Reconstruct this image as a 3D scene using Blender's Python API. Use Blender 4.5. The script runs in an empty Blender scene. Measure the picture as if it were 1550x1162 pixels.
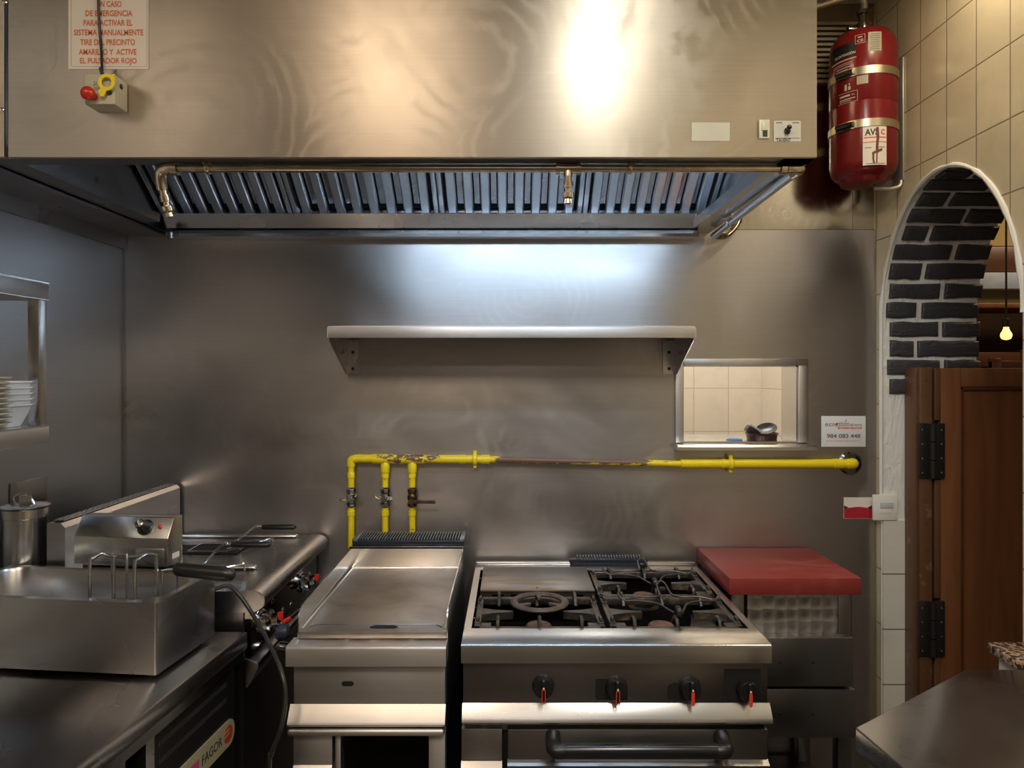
import bpy, bmesh, math, random
from math import sin, cos, pi, radians as R
from mathutils import Vector as V, Matrix as Mx
random.seed(7)
S = bpy.context.scene
C = S.collection
H, F, CX, CY = 1.543, 1075.0, 774.0, 563.0      # eye height (m), focal length and vanishing point of the 1550x1162 frame
YW = 2.62                                        # back wall
XL, XR, ZC = -1.428, 1.343, 2.9                  # side walls, ceiling
def X(px, y): return (px - CX) / F * y
def Z(py, y): return H - (py - CY) / F * y
def W(px, py, y): return V((X(px, y), y, Z(py, y)))

# ------------------------------------------------------------------ materials
class NT:
    def __init__(s, name):
        s.m = bpy.data.materials.new(name); s.m.use_nodes = True
        s.t = s.m.node_tree; s.b = s.t.nodes['Principled BSDF']
    def n(s, t, **k):
        x = s.t.nodes.new(t)
        for a, v in k.items(): setattr(x, a, v)
        return x
    def l(s, a, b): s.t.links.new(a, b)
    def pos(s, sc=(1, 1, 1), off=(0, 0, 0)):
        g = s.n('ShaderNodeNewGeometry'); m = s.n('ShaderNodeMapping')
        m.inputs['Scale'].default_value = sc; m.inputs['Location'].default_value = off
        s.l(g.outputs['Position'], m.inputs['Vector']); return m.outputs['Vector']
    def noise(s, vec, scale, detail=4, dist=0, rough=.55):
        x = s.n('ShaderNodeTexNoise'); s.l(vec, x.inputs['Vector'])
        x.inputs['Scale'].default_value = scale; x.inputs['Detail'].default_value = detail
        x.inputs['Distortion'].default_value = dist; x.inputs['Roughness'].default_value = rough
        return x.outputs['Fac']
    def rng(s, v, a, b, c, d):
        x = s.n('ShaderNodeMapRange'); s.l(v, x.inputs[0])
        for i, q in enumerate((a, b, c, d)): x.inputs[i + 1].default_value = q
        return x.outputs[0]
    def math(s, op, a, b=None):
        x = s.n('ShaderNodeMath', operation=op)
        for i, q in enumerate((a, b)):
            if q is None: continue
            if isinstance(q, (int, float)): x.inputs[i].default_value = q
            else: s.l(q, x.inputs[i])
        return x.outputs[0]
    def mix(s, f, a, b):
        x = s.n('ShaderNodeMix', data_type='RGBA')
        for i, q in ((0, f), (6, a), (7, b)):
            if isinstance(q, (int, float)): x.inputs[i].default_value = q
            elif isinstance(q, tuple): x.inputs[i].default_value = (*q, 1)
            else: s.l(q, x.inputs[i])
        return x.outputs[2]
    def bump(s, h, st, d=.01):
        x = s.n('ShaderNodeBump'); x.inputs['Strength'].default_value = st; x.inputs['Distance'].default_value = d
        s.l(h, x.inputs['Height']); s.l(x.outputs[0], s.b.inputs['Normal'])
    def set(s, **k):
        for a, v in k.items():
            i = s.b.inputs[a.replace('_', ' ')]
            if isinstance(v, tuple): i.default_value = (*v, 1) if len(v) == 3 else v
            elif isinstance(v, (int, float)): i.default_value = v
            else: s.l(v, i)
MATS = {}
def plain(name, col, rough=.5, metal=0, **k):
    t = NT(name); t.set(Base_Color=col, Roughness=rough, Metallic=metal, **k); MATS[name] = t.m; return t.m
def worn(name, a, b, scale=20, lo=.45, hi=.6, rough=.5, metal=0, bump=0, stretch=(1, 1, 1), dist=0, rough2=None):
    t = NT(name); f = t.rng(t.noise(t.pos(stretch), scale, 6, dist), lo, hi, 0, 1)
    t.set(Base_Color=t.mix(f, a, b), Metallic=metal)
    t.set(Roughness=t.rng(f, 0, 1, rough, rough if rough2 is None else rough2))
    if bump: t.bump(t.noise(t.pos(stretch), scale * 2, 6), bump)
    return t.m
def steel(name, col=(.62, .6, .57), rough=.3, aniso=.5, tang=(0, 0, 1), brush=(3, 3, 260), smudge=.1, var=.03, wob=.03, wipe=0):
    t = NT(name)
    big = t.noise(t.pos((1, 1, 1)), 2.2, 4, 1.0, .5)
    arc = t.noise(t.pos((1, 1, 1.3), (3, 1, 7)), 2.0, 3, 2.0, .5)
    r = t.math('ADD', t.rng(big, .25, .8, rough - smudge * .6, rough + smudge * .8), t.rng(arc, .35, .8, 0, smudge * .4))
    br = t.noise(t.pos(brush), 1.0, 3)
    c = t.mix(t.rng(br, .3, .7, 0, 1), tuple(x * (1 - var) for x in col), tuple(min(1, x * (1 + var)) for x in col))
    if wipe:      # dried cleaning swirls: broad arcs of thin film
        wv = t.n('ShaderNodeTexWave', wave_type='RINGS', rings_direction='SPHERICAL'); vo = t.n('ShaderNodeTexVoronoi'); ad = t.n('ShaderNodeVectorMath', operation='SUBTRACT')
        vo.inputs['Scale'].default_value = 2.3; t.l(t.pos(), vo.inputs['Vector']); t.l(t.pos(), ad.inputs[0]); t.l(vo.outputs['Position'], ad.inputs[1]); t.l(ad.outputs[0], wv.inputs['Vector'])
        for a, q in (('Scale', 9), ('Distortion', 5), ('Detail', 4), ('Detail Scale', 1.6), ('Detail Roughness', .6)): wv.inputs[a].default_value = q
        f = t.math('MULTIPLY', t.rng(wv.outputs['Fac'], .45, 1, 0, 1), t.rng(t.noise(t.pos((1, 1, 1), (5, 2, 9)), 3.2, 3, 1), .46, .66, 0, 1))
        r = t.math('ADD', r, t.math('MULTIPLY', f, wipe * .6))
        c = t.mix(t.math('MULTIPLY', f, wipe * 1.3), c, (.92, .88, .82))
    t.set(Base_Color=c, Metallic=1.0, Roughness=r, Anisotropic=aniso)
    cx = t.n('ShaderNodeCombineXYZ')
    for i in range(3): cx.inputs[i].default_value = tang[i]
    t.l(cx.outputs[0], t.b.inputs['Tangent'])
    h = t.noise(t.pos(), 3.0, 1)
    if wob: t.bump(h, wob * 2, .02)
    return t.m
def tiles(name, u, v, w, h, uo, vo, col, grout, joint=.003, rough=.25, bump=.4, var=.06):
    t = NT(name); g = t.n('ShaderNodeNewGeometry'); sp = t.n('ShaderNodeSeparateXYZ'); t.l(g.outputs['Position'], sp.inputs[0])
    def edge(ax, size, off):
        q = t.math('DIVIDE', t.math('SUBTRACT', sp.outputs['XYZ'.index(ax)], off), size)
        fr = t.math('FRACT', q)
        d = t.math('MULTIPLY', t.math('MINIMUM', fr, t.math('SUBTRACT', 1.0, fr)), size)
        return t.rng(d, joint * .4, joint, 0, 1), t.math('FLOOR', q)
    a, ia = edge(u, w, uo); b, ib = edge(v, h, vo)
    m = t.math('MINIMUM', a, b)
    wn = t.n('ShaderNodeTexWhiteNoise', noise_dimensions='2D'); cb = t.n('ShaderNodeCombineXYZ')
    t.l(ia, cb.inputs[0]); t.l(ib, cb.inputs[1]); t.l(cb.outputs[0], wn.inputs['Vector'])
    c1 = t.mix(wn.outputs['Value'], tuple(x * (1 - var) for x in col), tuple(min(1, x * (1 + var)) for x in col))
    no = t.noise(t.pos(), 9, 5, 1)
    c1 = t.mix(t.rng(no, .45, .75, 0, .35), c1, tuple(x * .8 for x in col))
    t.set(Base_Color=t.mix(m, grout, c1), Roughness=t.rng(m, 0, 1, .8, rough))
    t.bump(t.math('ADD', m, t.math('MULTIPLY', t.noise(t.pos(), 14, 3), .6)), bump, .002)
    return t.m
def glow(name, col, st):
    t = NT(name); t.set(Base_Color=(.9, .9, .9), Emission_Color=col, Emission_Strength=st); return t.m

WALLSTEEL = steel('wall_steel', (.48, .458, .45), .32, .5, smudge=.12, wob=.02, wipe=.045)
UPSTEEL = steel('polished_wall_steel', (.42, .37, .29), .14, .3, smudge=.07, wob=.02, wipe=.2)
SIDESTEEL = steel('side_wall_steel', (.40, .41, .43), .36, .5, smudge=.08, wob=.015)
HOODSTEEL = steel('hood_steel', (.66, .59, .51), .38, .75, smudge=.13, wob=.012, wipe=.2)
STEEL = steel('equipment_steel', (.54, .53, .535), .25, .4, smudge=.08, wob=.02)
TOPSTEEL = steel('worktop_steel', (.42, .41, .41), .25, .3, tang=(0, 1, 0), brush=(3, 260, 3), smudge=.12, wob=.015)
DULLSTEEL = steel('dull_steel', (.29, .28, .28), .30, .3, smudge=.1, wob=.015)
COOLSTEEL = steel('clean_steel', (.66, .66, .66), .22, .4, smudge=.06, wob=.01)
FILTER = steel('filter_steel', (.78, .80, .84), .34, .2, smudge=.08, wob=0)
GRIDSTEEL = steel('satin_steel', (.62, .605, .60), .42, .5, smudge=.08, wob=.01)
CHROME = plain('chrome', (.8, .8, .8), .08, 1)
CHROMEDARK = plain('dark_chrome', (.22, .21, .2), .12, 1)
BRASS = worn('brass_pipe', (.52, .43, .31), (.64, .55, .43), 30, .4, .6, .24, 1)
BLACK = plain('black_plastic', (.012, .012, .013), .35)
BLACKM = plain('black_enamel', (.014, .013, .013), .35)
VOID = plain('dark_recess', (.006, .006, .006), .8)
NAVY = plain('navy_enamel', (.022, .027, .04), .28, .3)
NAVYRIB = plain('navy_rib', (.16, .18, .22), .3, .5)
WHITEP = plain('white_plastic', (.78, .77, .73), .35)
CREAMP = plain('cream_plastic', (.72, .68, .52), .4)
PAPER = plain('sign_white', (.78, .72, .66), .5)
ORANGE = plain('orange_ink', (.72, .17, .06), .6)
REDP = plain('red_plastic', (.55, .025, .015), .25)
YELLOWP = plain('yellow_plastic', (.85, .68, .03), .4)
INK = plain('dark_ink', (.03, .03, .035), .6)
GREYINK = plain('grey_ink', (.16, .16, .18), .6)
REDINK = plain('red_ink', (.7, .08, .05), .6)
CABLE = plain('black_cable', (.02, .018, .017), .4)
EXTRED = worn('extinguisher_red', (.20, .009, .011), (.17, .008, .01), 6, .4, .6, .22)
BOARD = worn('red_board', (.23, .03, .026), (.30, .07, .062), 5, .5, .75, .40, 0, 0, (1, 3, 1), 1.5, .5)
CAST = worn('cast_iron', (.02, .018, .017), (.06, .04, .03), 35, .45, .68, .5, .4, .3, rough2=.65)
CASTWORN = worn('worn_cast_iron', (.075, .07, .066), (.24, .17, .11), 28, .52, .72, .36, .6, .2, rough2=.6)
RUSTRING = worn('brown_cast_iron', (.085, .062, .055), (.12, .09, .08), 30, .4, .6, .5, .3, .15)
RUST = worn('rusty_burner', (.16, .08, .05), (.24, .13, .09), 25, .4, .6, .6, .2, .2)
HOTPLATE = worn('hot_plate_steel', (.26, .255, .255), (.27, .19, .12), 5, .5, .66, .36, 1, .03, (1, 4, 1), .6, .45)
GRIDDLE = worn('griddle_steel', (.50, .46, .43), (.38, .32, .27), 7, .4, .68, .38, 1, .03, (1, 1, 1), .8, .42)
WIRE = plain('trivet_wire', (.12, .1, .1), .38, .8)
WOOD = worn('brown_wood', (.155, .058, .022), (.21, .085, .032), 3, .35, .65, .42, 0, .03, (5, 5, .5), 1.2)
WOODD = worn('dark_wood', (.07, .026, .012), (.1, .04, .018), 3, .35, .65, .4, 0, .03, (.6, 4, 4), 1)
BROWNMETAL = worn('brown_painted_metal', (.12, .056, .026), (.3, .2, .14), 14, .62, .72, .4, .1)
PLASTER = worn('white_plaster', (.74, .73, .70), (.66, .63, .55), 6, .5, .75, .7)
def _pl():
    t = NT('rough_white_plaster')
    f = t.noise(t.pos((17, 17, 4.5)), 1.0, 6, 2.6)
    g = t.noise(t.pos((1, 1, 1)), 26, 6, 1)
    t.set(Base_Color=t.mix(t.rng(g, .62, .8, 0, 1), (.76, .76, .75), (.72, .62, .36)), Roughness=.6)
    t.bump(t.math('ADD', f, t.math('MULTIPLY', g, .5)), .6, .012); return t.m
ROUGHPL = _pl()
WELL = plain('burnt_well', (.006, .005, .005), .9, Specular_IOR_Level=.05)
def _br():
    t = NT('black_painted_brick'); g = t.noise(t.pos((1, 1, 2.2)), 22, 6, 1.4)
    t.set(Base_Color=(.046, .048, .056), Roughness=.4); t.bump(g, .35, .02); return t.m
BRICK = _br()
TILE_R = tiles('beige_glazed_tile', 'Y', 'Z', .14, .2, 2.332, 2.226, (.64, .555, .39), (.24, .19, .12), .003, .22)
TILE_B = tiles('beige_glazed_tile_back', 'X', 'Z', .14, .2, 1.19, 2.067, (.55, .43, .24), (.2, .15, .09), .003, .22)
TILE_J = tiles('white_jamb_tile', 'X', 'Z', .4, .2, 1.343, .412, (.68, .66, .60), (.16, .14, .12), .003, .3, .5, .02)
TILE_P = tiles('pale_room_tile', 'X', 'Z', .2, .25, 1.053, .95, (.66, .61, .53), (.42, .37, .31), .003, .3, .2, .03)
TILE_PS = tiles('pale_room_side_tile', 'Y', 'Z', .4, .25, .1, .95, (.66, .61, .53), (.42, .37, .31), .003, .3, .2, .03)
TILE_F = tiles('floor_tile', 'X', 'Y', .3, .3, 0, 0, (.065, .052, .046), (.03, .026, .024), .004, .35)
TILE_REAR = tiles('rear_wall_tile', 'X', 'Z', .2, .2, 0, 0, (.19, .165, .145), (.10, .088, .078), .004, .35)
CEIL = plain('ceiling_paint', (.5, .45, .37), .8)
GRANITE = None
def _gr():
    t = NT('brown_granite'); v = t.n('ShaderNodeTexVoronoi'); t.l(t.pos(), v.inputs['Vector']); v.inputs['Scale'].default_value = 130
    sp = t.n('ShaderNodeSeparateXYZ'); t.l(v.outputs['Color'], sp.inputs[0])
    t.set(Base_Color=t.mix(t.rng(sp.outputs[0], .3, .7, 0, 1), (.05, .035, .03), (.42, .27, .18)), Roughness=.2); return t.m
GRANITE = _gr()
def _yel():
    t = NT('chipped_yellow_paint'); g = t.n('ShaderNodeNewGeometry'); sp = t.n('ShaderNodeSeparateXYZ'); t.l(g.outputs['Position'], sp.inputs[0])
    x = sp.outputs[0]
    n = t.noise(t.pos((1, 1, 2.2)), 34, 6, .6, .65)
    # bare stretch between the second clamp and the pass-through window, patchy over the fittings
    a = t.math('MULTIPLY', t.rng(x, -.07, -.03, 0, 1), t.rng(x, .42, .62, 1, 0))
    b = t.math('MULTIPLY', t.rng(x, -.52, -.46, 0, 1), t.rng(x, -.30, -.22, 1, 0))
    wear = t.math('MAXIMUM', t.math('MULTIPLY', a, .27), t.math('MULTIPLY', b, .13))
    up = t.math('MULTIPLY', t.rng(sp.outputs[2], 1.209, 1.219, -.5, 1), t.math('MAXIMUM', t.math('MULTIPLY', a, .16), t.math('MULTIPLY', b, .12)))
    f = t.rng(t.math('ADD', n, t.math('ADD', wear, up)), .715, .735, 0, 1)
    t.set(Base_Color=t.mix(f, (.86, .66, .012), (.17, .095, .06)), Roughness=t.rng(f, 0, 1, .36, .45)); t.bump(t.math('MULTIPLY', f, -1.0), .5, .002); return t.m
YELLOW = _yel()
SWIRL = None
def _sw():
    t = NT('swirl_polished_steel'); v = t.n('ShaderNodeTexVoronoi', feature='F1'); t.l(t.pos((1, .1, 1)), v.inputs['Vector']); v.inputs['Scale'].default_value = 26
    v.inputs['Randomness'].default_value = .25
    t.set(Base_Color=(.5, .48, .45), Metallic=1.0, Roughness=t.rng(v.outputs['Distance'], 0, .6, .18, .5)); t.bump(v.outputs['Distance'], .35, .02); return t.m
SWIRL = _sw()
CLAY = worn('brown_clay', (.055, .022, .014), (.035, .016, .012), 20, .4, .6, .18)
GLASSD = plain('dark_glossy_dish', (.012, .014, .012), .3)
CREAM = plain('cream_plate', (.74, .69, .56), .3)
WHITEC = plain('white_ceramic', (.74, .76, .80), .25)
BLUE = plain('blue_sponge', (.05, .2, .42), .8)

# ------------------------------------------------------------------ mesh helpers
class B:
    def __init__(s): s.bm = bmesh.new()
    def box(s, x0, x1, y0, y1, z0, z1, bev=0, seg=2, rot=None):
        m = Mx.Translation(((x0 + x1) / 2, (y0 + y1) / 2, (z0 + z1) / 2))
        if rot is not None: m = m @ rot
        m = m @ Mx.Diagonal((abs(x1 - x0), abs(y1 - y0), abs(z1 - z0), 1))
        vs = bmesh.ops.create_cube(s.bm, size=1, matrix=m)['verts']
        if bev:
            es = list({e for v in vs for e in v.link_edges})
            bmesh.ops.bevel(s.bm, geom=es, offset=bev, segments=seg, affect='EDGES', profile=.5)
        return s
    def loft(s, loops, cap0=True, cap1=True, closed=True):
        rows = [[s.bm.verts.new(p) for p in lp] for lp in loops]
        n = len(rows[0])
        for a, b in zip(rows, rows[1:]):
            for i in range(n if closed else n - 1):
                j = (i + 1) % n
                try: s.bm.faces.new((a[i], a[j], b[j], b[i]))
                except ValueError: pass
        if cap0: s.bm.faces.new(rows[0][::-1])
        if cap1: s.bm.faces.new(rows[-1])
        return s
    def cyl(s, p0, p1, r0, r1=None, n=20, cap=True):
        p0, p1 = V(p0), V(p1); r1 = r0 if r1 is None else r1
        d = (p1 - p0).normalized(); u = d.orthogonal().normalized(); w = d.cross(u)
        f = lambda p, r: [p + (u * cos(2 * pi * i / n) + w * sin(2 * pi * i / n)) * r for i in range(n)]
        return s.loft([f(p0, r0), f(p1, r1)], cap, cap)
    def lathe(s, prof, o, axis=(0, 0, 1), n=32, cap=True):
        o = V(o); d = V(axis).normalized(); u = d.orthogonal().normalized(); w = d.cross(u)
        lp = [[o + d * h + (u * cos(2 * pi * i / n) + w * sin(2 * pi * i / n)) * max(r, 1e-4) for i in range(n)] for r, h in prof]
        return s.loft(lp, cap, cap)
    def tube(s, pts, r, n=10, smooth=0, closed=False):
        pts = [V(p) for p in pts]
        if smooth:
            out = []; m = len(pts)
            for i in range(m if closed else m - 1):
                g = (lambda k: pts[k % m]) if closed else (lambda k: pts[max(0, min(m - 1, k))])
                a, b, c, d = g(i - 1), g(i), g(i + 1), g(i + 2)
                for k in range(smooth):
                    t = k / smooth
                    out.append(.5 * (2 * b + (c - a) * t + (2 * a - 5 * b + 4 * c - d) * t * t + (3 * b - a - 3 * c + d) * t ** 3))
            if not closed: out.append(pts[-1])
            pts = out
        m = len(pts); loops = []; u = None
        for i, p in enumerate(pts):
            a = pts[i - 1] if i or closed else p; b = pts[(i + 1) % m] if i < m - 1 or closed else p
            d = (b - a).normalized()
            if u is None: u = d.orthogonal().normalized()
            u = (u - d * u.dot(d)).normalized(); w = d.cross(u)
            rr = r
            if isinstance(r, list):
                q = i / max(1, m - 1) * (len(r) - 1); k0 = min(int(q), len(r) - 2); rr = r[k0] + (r[k0 + 1] - r[k0]) * (q - k0)
            loops.append([p + (u * cos(2 * pi * k / n) + w * sin(2 * pi * k / n)) * rr for k in range(n)])
        if closed: loops.append(loops[0]); return s.loft(loops, False, False)
        return s.loft(loops)
    def prism(s, pts, vec, bev=0):
        a = [s.bm.verts.new(p) for p in pts]; v = V(vec); b = [s.bm.verts.new(V(p) + v) for p in pts]
        n = len(a); s.bm.faces.new(a[::-1]); s.bm.faces.new(b)
        for i in range(n): s.bm.faces.new((a[i], a[(i + 1) % n], b[(i + 1) % n], b[i]))
        if bev:
            es = list({e for v in a + b for e in v.link_edges})
            bmesh.ops.bevel(s.bm, geom=es, offset=bev, segments=2, affect='EDGES', profile=.5)
        return s
    def quad(s, *p): s.bm.faces.new([s.bm.verts.new(q) for q in p]); return s
    def ring(s, o, Rr, r, axis=(0, 0, 1), n=40, m=10, flat=1.0):
        o = V(o); d = V(axis).normalized(); u = d.orthogonal().normalized(); w = d.cross(u); lp = []
        for i in range(n + 1):
            a = 2 * pi * i / n; e = u * cos(a) + w * sin(a)
            lp.append([o + e * (Rr + r * cos(2 * pi * k / m)) + d * r * flat * sin(2 * pi * k / m) for k in range(m)])
        return s.loft(lp, False, False)
    def text(s, txt, w, h, o, ux=(1, 0, 0), uy=(0, 0, 1), depth=.0004, bold=.0, wrap=None):
        """lettering centred on o, fitted into w x h; wrap(x, y) bends it round a cylinder"""
        cu = bpy.data.curves.new('t', 'FONT'); cu.body = txt; cu.align_x = 'CENTER'; cu.align_y = 'CENTER'; cu.offset = bold; cu.resolution_u = 3
        ob = bpy.data.objects.new('t', cu); C.objects.link(ob)
        dg = bpy.context.evaluated_depsgraph_get(); me = bpy.data.meshes.new_from_object(ob.evaluated_get(dg))
        xs = [v.co.x for v in me.vertices]; ys = [v.co.y for v in me.vertices]
        if xs:
            mx, my = (min(xs) + max(xs)) / 2, (min(ys) + max(ys)) / 2
            sx = w / (max(xs) - min(xs)); sy = h / (max(ys) - min(ys)) if h else sx
            o, ux, uy = V(o), V(ux), V(uy); nn = ux.cross(uy)
            for v in me.vertices:
                x, y = (v.co.x - mx) * sx, (v.co.y - my) * sy
                v.co = wrap(x, y) if wrap else o + ux * x + uy * y + nn * depth
            s.bm.from_mesh(me)
        bpy.data.objects.remove(ob); bpy.data.curves.remove(cu); bpy.data.meshes.remove(me)
        return s
    def xf(s, m): bmesh.ops.transform(s.bm, matrix=m, verts=s.bm.verts[:]); return s

ROOTM = {}
def root_of(o):
    while o.parent: o = o.parent
    return o
def obj(name, b, mat, parent=None, label=None, local=False, smooth=35, kind=None):
    bm = b.bm if isinstance(b, B) else b
    bmesh.ops.recalc_face_normals(bm, faces=bm.faces[:])
    me = bpy.data.meshes.new(name)
    th = R(smooth)
    for f in bm.faces: f.smooth = True
    for e in bm.edges:
        if len(e.link_faces) == 2 and e.calc_face_angle(0) > th: e.smooth = False
    bm.to_mesh(me); bm.free()
    for m in (mat if isinstance(mat, list) else [mat]): me.materials.append(m)
    o = bpy.data.objects.new(name, me); C.objects.link(o)
    if parent is not None:
        if not local: me.transform(ROOTM[root_of(parent).name].inverted())
        o.parent = parent
    if label: o['label'] = label
    if kind: o['kind'] = kind
    return o
def tag(o, label, cat, group=None):
    o['label'] = label; o['category'] = cat
    if group: o['group'] = group
    return o
def thing(name, label, cat, loc=(0, 0, 0), rotz=0, group=None):
    o = bpy.data.objects.new(name, None); C.objects.link(o); o.empty_display_size = .05
    o.location = loc; o.rotation_euler = (0, 0, rotz)
    ROOTM[o.name] = Mx.Translation(loc) @ Mx.Rotation(rotz, 4, 'Z')
    return tag(o, label, cat, group)
def many(name, bs, mat, parent, label=None):
    for b in bs: obj(name, b, mat, parent, label)
def struct(name, b, mat, label=None):
    o = obj(name, b, mat, kind='structure')
    if label: o['label'] = label
    return o
def dup(r, loc, label, rotz=None):
    def cp(o, par):
        c = o.copy(); C.objects.link(c); c.parent = par
        for ch in [q for q in bpy.data.objects if q.parent == o]: cp(ch, c)
        return c
    n = cp(r, None); n.location = loc
    if rotz is not None: n.rotation_euler = (0, 0, rotz)
    n['label'] = label; return n
def rrect(x0, x1, y0, y1, z, r, n=6):
    out = []
    for cx, cy, a0 in ((x1 - r, y1 - r, 0), (x0 + r, y1 - r, 90), (x0 + r, y0 + r, 180), (x1 - r, y0 + r, 270)):
        for k in range(n + 1):
            a = R(a0 + 90 * k / n); out.append(V((cx + r * cos(a), cy + r * sin(a), z)))
    return out
# ================================================================== THE SETTING
YR = -2.4                                        # wall behind the photographer
XO = 1.343 + .345                                # far side of the thick arch wall
struct('floor', B().box(-1.6, 4.2, YR - .1, 4.4, -.1, 0), TILE_F)
struct('ceiling', B().box(-1.6, 4.2, YR - .1, 4.4, ZC, ZC + .1), CEIL)
struct('wall_left', B().box(XL - .12, XL, YR, YW + .12, 0, ZC), SIDESTEEL)
struct('wall_rear', B().box(XL, XO, YR - .1, YR, 0, ZC), TILE_REAR)
# back wall with the pass-through opening
wx0, wx1, wz0, wz1 = X(1033, YW), X(1206, YW), Z(669, YW), Z(553, YW)
bw = B()
for a in ((XL - .12, wx0, 0, ZC), (wx1, XR, 0, ZC), (wx0, wx1, 0, wz0), (wx0, wx1, wz1, ZC)):
    bw.box(a[0], a[1], YW, YW + .12, a[2], a[3])
struct('wall_back', bw, TILE_B)
# steel sheets that clad the back wall, meeting in a seam just under the hood
zs = Z(348, YW); xs = X(1325, YW)
sh = B()
for a in ((XL, wx0, .05, zs - .001), (wx1, xs, .05, zs - .001), (wx0, wx1, .05, wz0), (wx0, wx1, wz1, zs - .001)):
    sh.box(a[0], a[1], YW - .004, YW, a[2], a[3])
struct('trim_1', sh, WALLSTEEL, 'brushed steel sheet cladding the back wall')
struct('trim_2', B().box(XL, X(1290, YW) - .0008, YW - .003, YW, zs + .001, ZC).box(X(1290, YW) + .0008, X(1322, YW), YW - .003, YW, zs + .001, ZC), UPSTEEL, 'upper polished steel sheets above the seam')
struct('trim_3', B().box(XL, XL + .006, YW - .012, YW - .002, .9, 2.0), DULLSTEEL, 'corner joint strip')
# right wall with the arched opening
YN, YF_, ZSP, RISE = 1.865, 2.578, 1.72, .46
YC, RY = (YN + YF_) / 2, (YF_ - YN) / 2
arch = [(YC + RY * cos(pi * k / 36), ZSP + RISE * sin(pi * k / 36)) for k in range(37)]      # far jamb to near jamb
out = [(YR, 0), (YR, ZC), (YW + .12, ZC), (YW + .12, 0), (YF_, 0)] + arch + [(YN, 0)]
rw = B(); rw.prism([V((XR, y, z)) for y, z in out], (XO - XR, 0, 0))
bm = rw.bm; bmesh.ops.recalc_face_normals(bm, faces=bm.faces[:])
for f in bm.faces:
    f.material_index = 0 if f.normal.x < -.5 else 1
struct('wall_right', rw, [TILE_R, ROUGHPL])
# painted plaster lip that runs round the arch edge
lip = B(); pts = [V((XR - .001, YF_, 1.0)), V((XR - .001, YF_, 1.4))] + [V((XR - .001, y, z)) for y, z in arch] + [V((XR - .001, YN, 1.70))]
rnd = random.Random(3); rr = [.0045 + .005 * rnd.random() for _ in pts]
lip.tube(pts, rr, 8)
struct('trim_4', lip, PLASTER, 'rough white plaster lip round the arch')
# black painted bricks on the far jamb and the vault of the arch
def jamb(s):
    """arc length s above z=1.40 on the far jamb -> point and tangent in the (y, z) plane"""
    if s < ZSP - 1.40: return V((YF_, 1.40 + s)), V((0, 1))
    s -= ZSP - 1.40; a = 0; step = .002
    while a < pi:
        ds = math.hypot(RY * sin(a), RISE * cos(a)) * step
        if s < ds: break
        s -= ds; a += step
    return V((YC + RY * cos(a), ZSP + RISE * sin(a))), V((-RY * sin(a), RISE * cos(a))).normalized()
br = B(); rb = random.Random(11); s0 = .065; row = 0
while row < 19:
    hh = .052 + .006 * rb.random(); sp = rb.uniform(.105, .125) if row % 2 == 0 else rb.uniform(.195, .225)
    x0 = XR + rb.uniform(.012, .03); x1 = XO + rb.uniform(0, .012)
    for a, b in ((x0, XR + sp), (XR + sp + rb.uniform(.014, .022), x1)):
        def ring_(inset, d):
            o_ = []
            for q, xs2 in ((0, (a, b)), (1, (b, a))):
                p, t = jamb(s0 + hh * q + (inset if q == 0 else -inset)); nrm = V((-t.y, t.x)); yz = p + nrm * d
                if q == 1: pass
                n_ = 4
                for k in range(n_ + 1):
                    xx = xs2[0] + (xs2[1] - xs2[0]) * k / n_
                    xx = min(max(xx, a + inset), b - inset); jz = jit[q][k if q == 0 else n_ - k]
                    o_.append(V((xx, yz.x, yz.y + jz)))
            return o_
        jit = [[rb.uniform(-.0025, .0025) for _ in range(5)] for _ in range(2)]
        one = B(); one.loft([ring_(0, -.004), ring_(0, .0055), ring_(.0015, .0085), ring_(.0045, .0108), ring_(.009, .0118)])
        bmesh.ops.recalc_face_normals(one.bm, faces=one.bm.faces[:])
        me = bpy.data.meshes.new('t'); one.bm.to_mesh(me); one.bm.free(); br.bm.from_mesh(me); bpy.data.meshes.remove(me)
    s0 += hh + rb.uniform(.013, .017); row += 1
struct('trim_5', br, BRICK, 'black painted bricks lining the arch')
# white tiles under the bricks on the jamb
struct('trim_6', B().box(XR + .003, X(1384, YF_), YF_ - .008, YF_, 0, 1.006), TILE_J, 'white tiles on the jamb')
# --- the room seen through the pass-through
struct('wall_beyond', B().box(.2, 1.6, 4.1, 4.2, 0, ZC), TILE_P)
struct('wall_beyond_side', B().box(1.442, 1.56, YW + .12, 4.1, 0, ZC), TILE_PS)
struct('wall_beyond_left', B().box(.2, .3, YW + .12, 4.1, 0, ZC), TILE_PS)
# --- the dining room seen through the arch
struct('wall_dining', B().box(XO, 4.2, 4.3, 4.4, 0, ZC), plain('dining_wall', (.10, .055, .035), .6))
struct('wall_dining_right', B().box(4.1, 4.2, -1, 4.3, 0, ZC), plain('dining_side_wall', (.12, .07, .04), .6))
Yb = 3.6
def band(name, y0, y1, mat, d0=Yb, d1=4.3, lab=None):
    return struct(name, B().box(XO + .001, 4.1, d0, d1, Z(y1, d0), Z(y0, d0), .004), mat, lab)
band('beam_1', 373, 411, WOODD, 3.5, 3.75, 'dark wooden beam')
band('beam_2', 412, 437, worn('grey_painted_brick', (.36, .45, .60), (.42, .52, .68), 14, .4, .6, .6, 0, .2), 3.4, 3.7, 'grey painted brick band')
band('beam_3', 437, 458, plain('green_plaster', (.20, .20, .10), .6), 3.45, 3.7, 'olive painted band')
band('beam_4', 458, 466, WOOD, 3.38, 3.7, 'thin wooden rail')
struct('beam_5', B().box(XO + .001, 4.1, 3.75, 4.3, Z(372, 3.75), 2.5), plain('ochre_plaster', (.5, .38, .16), .6), 'ochre plaster above the beam')
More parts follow.
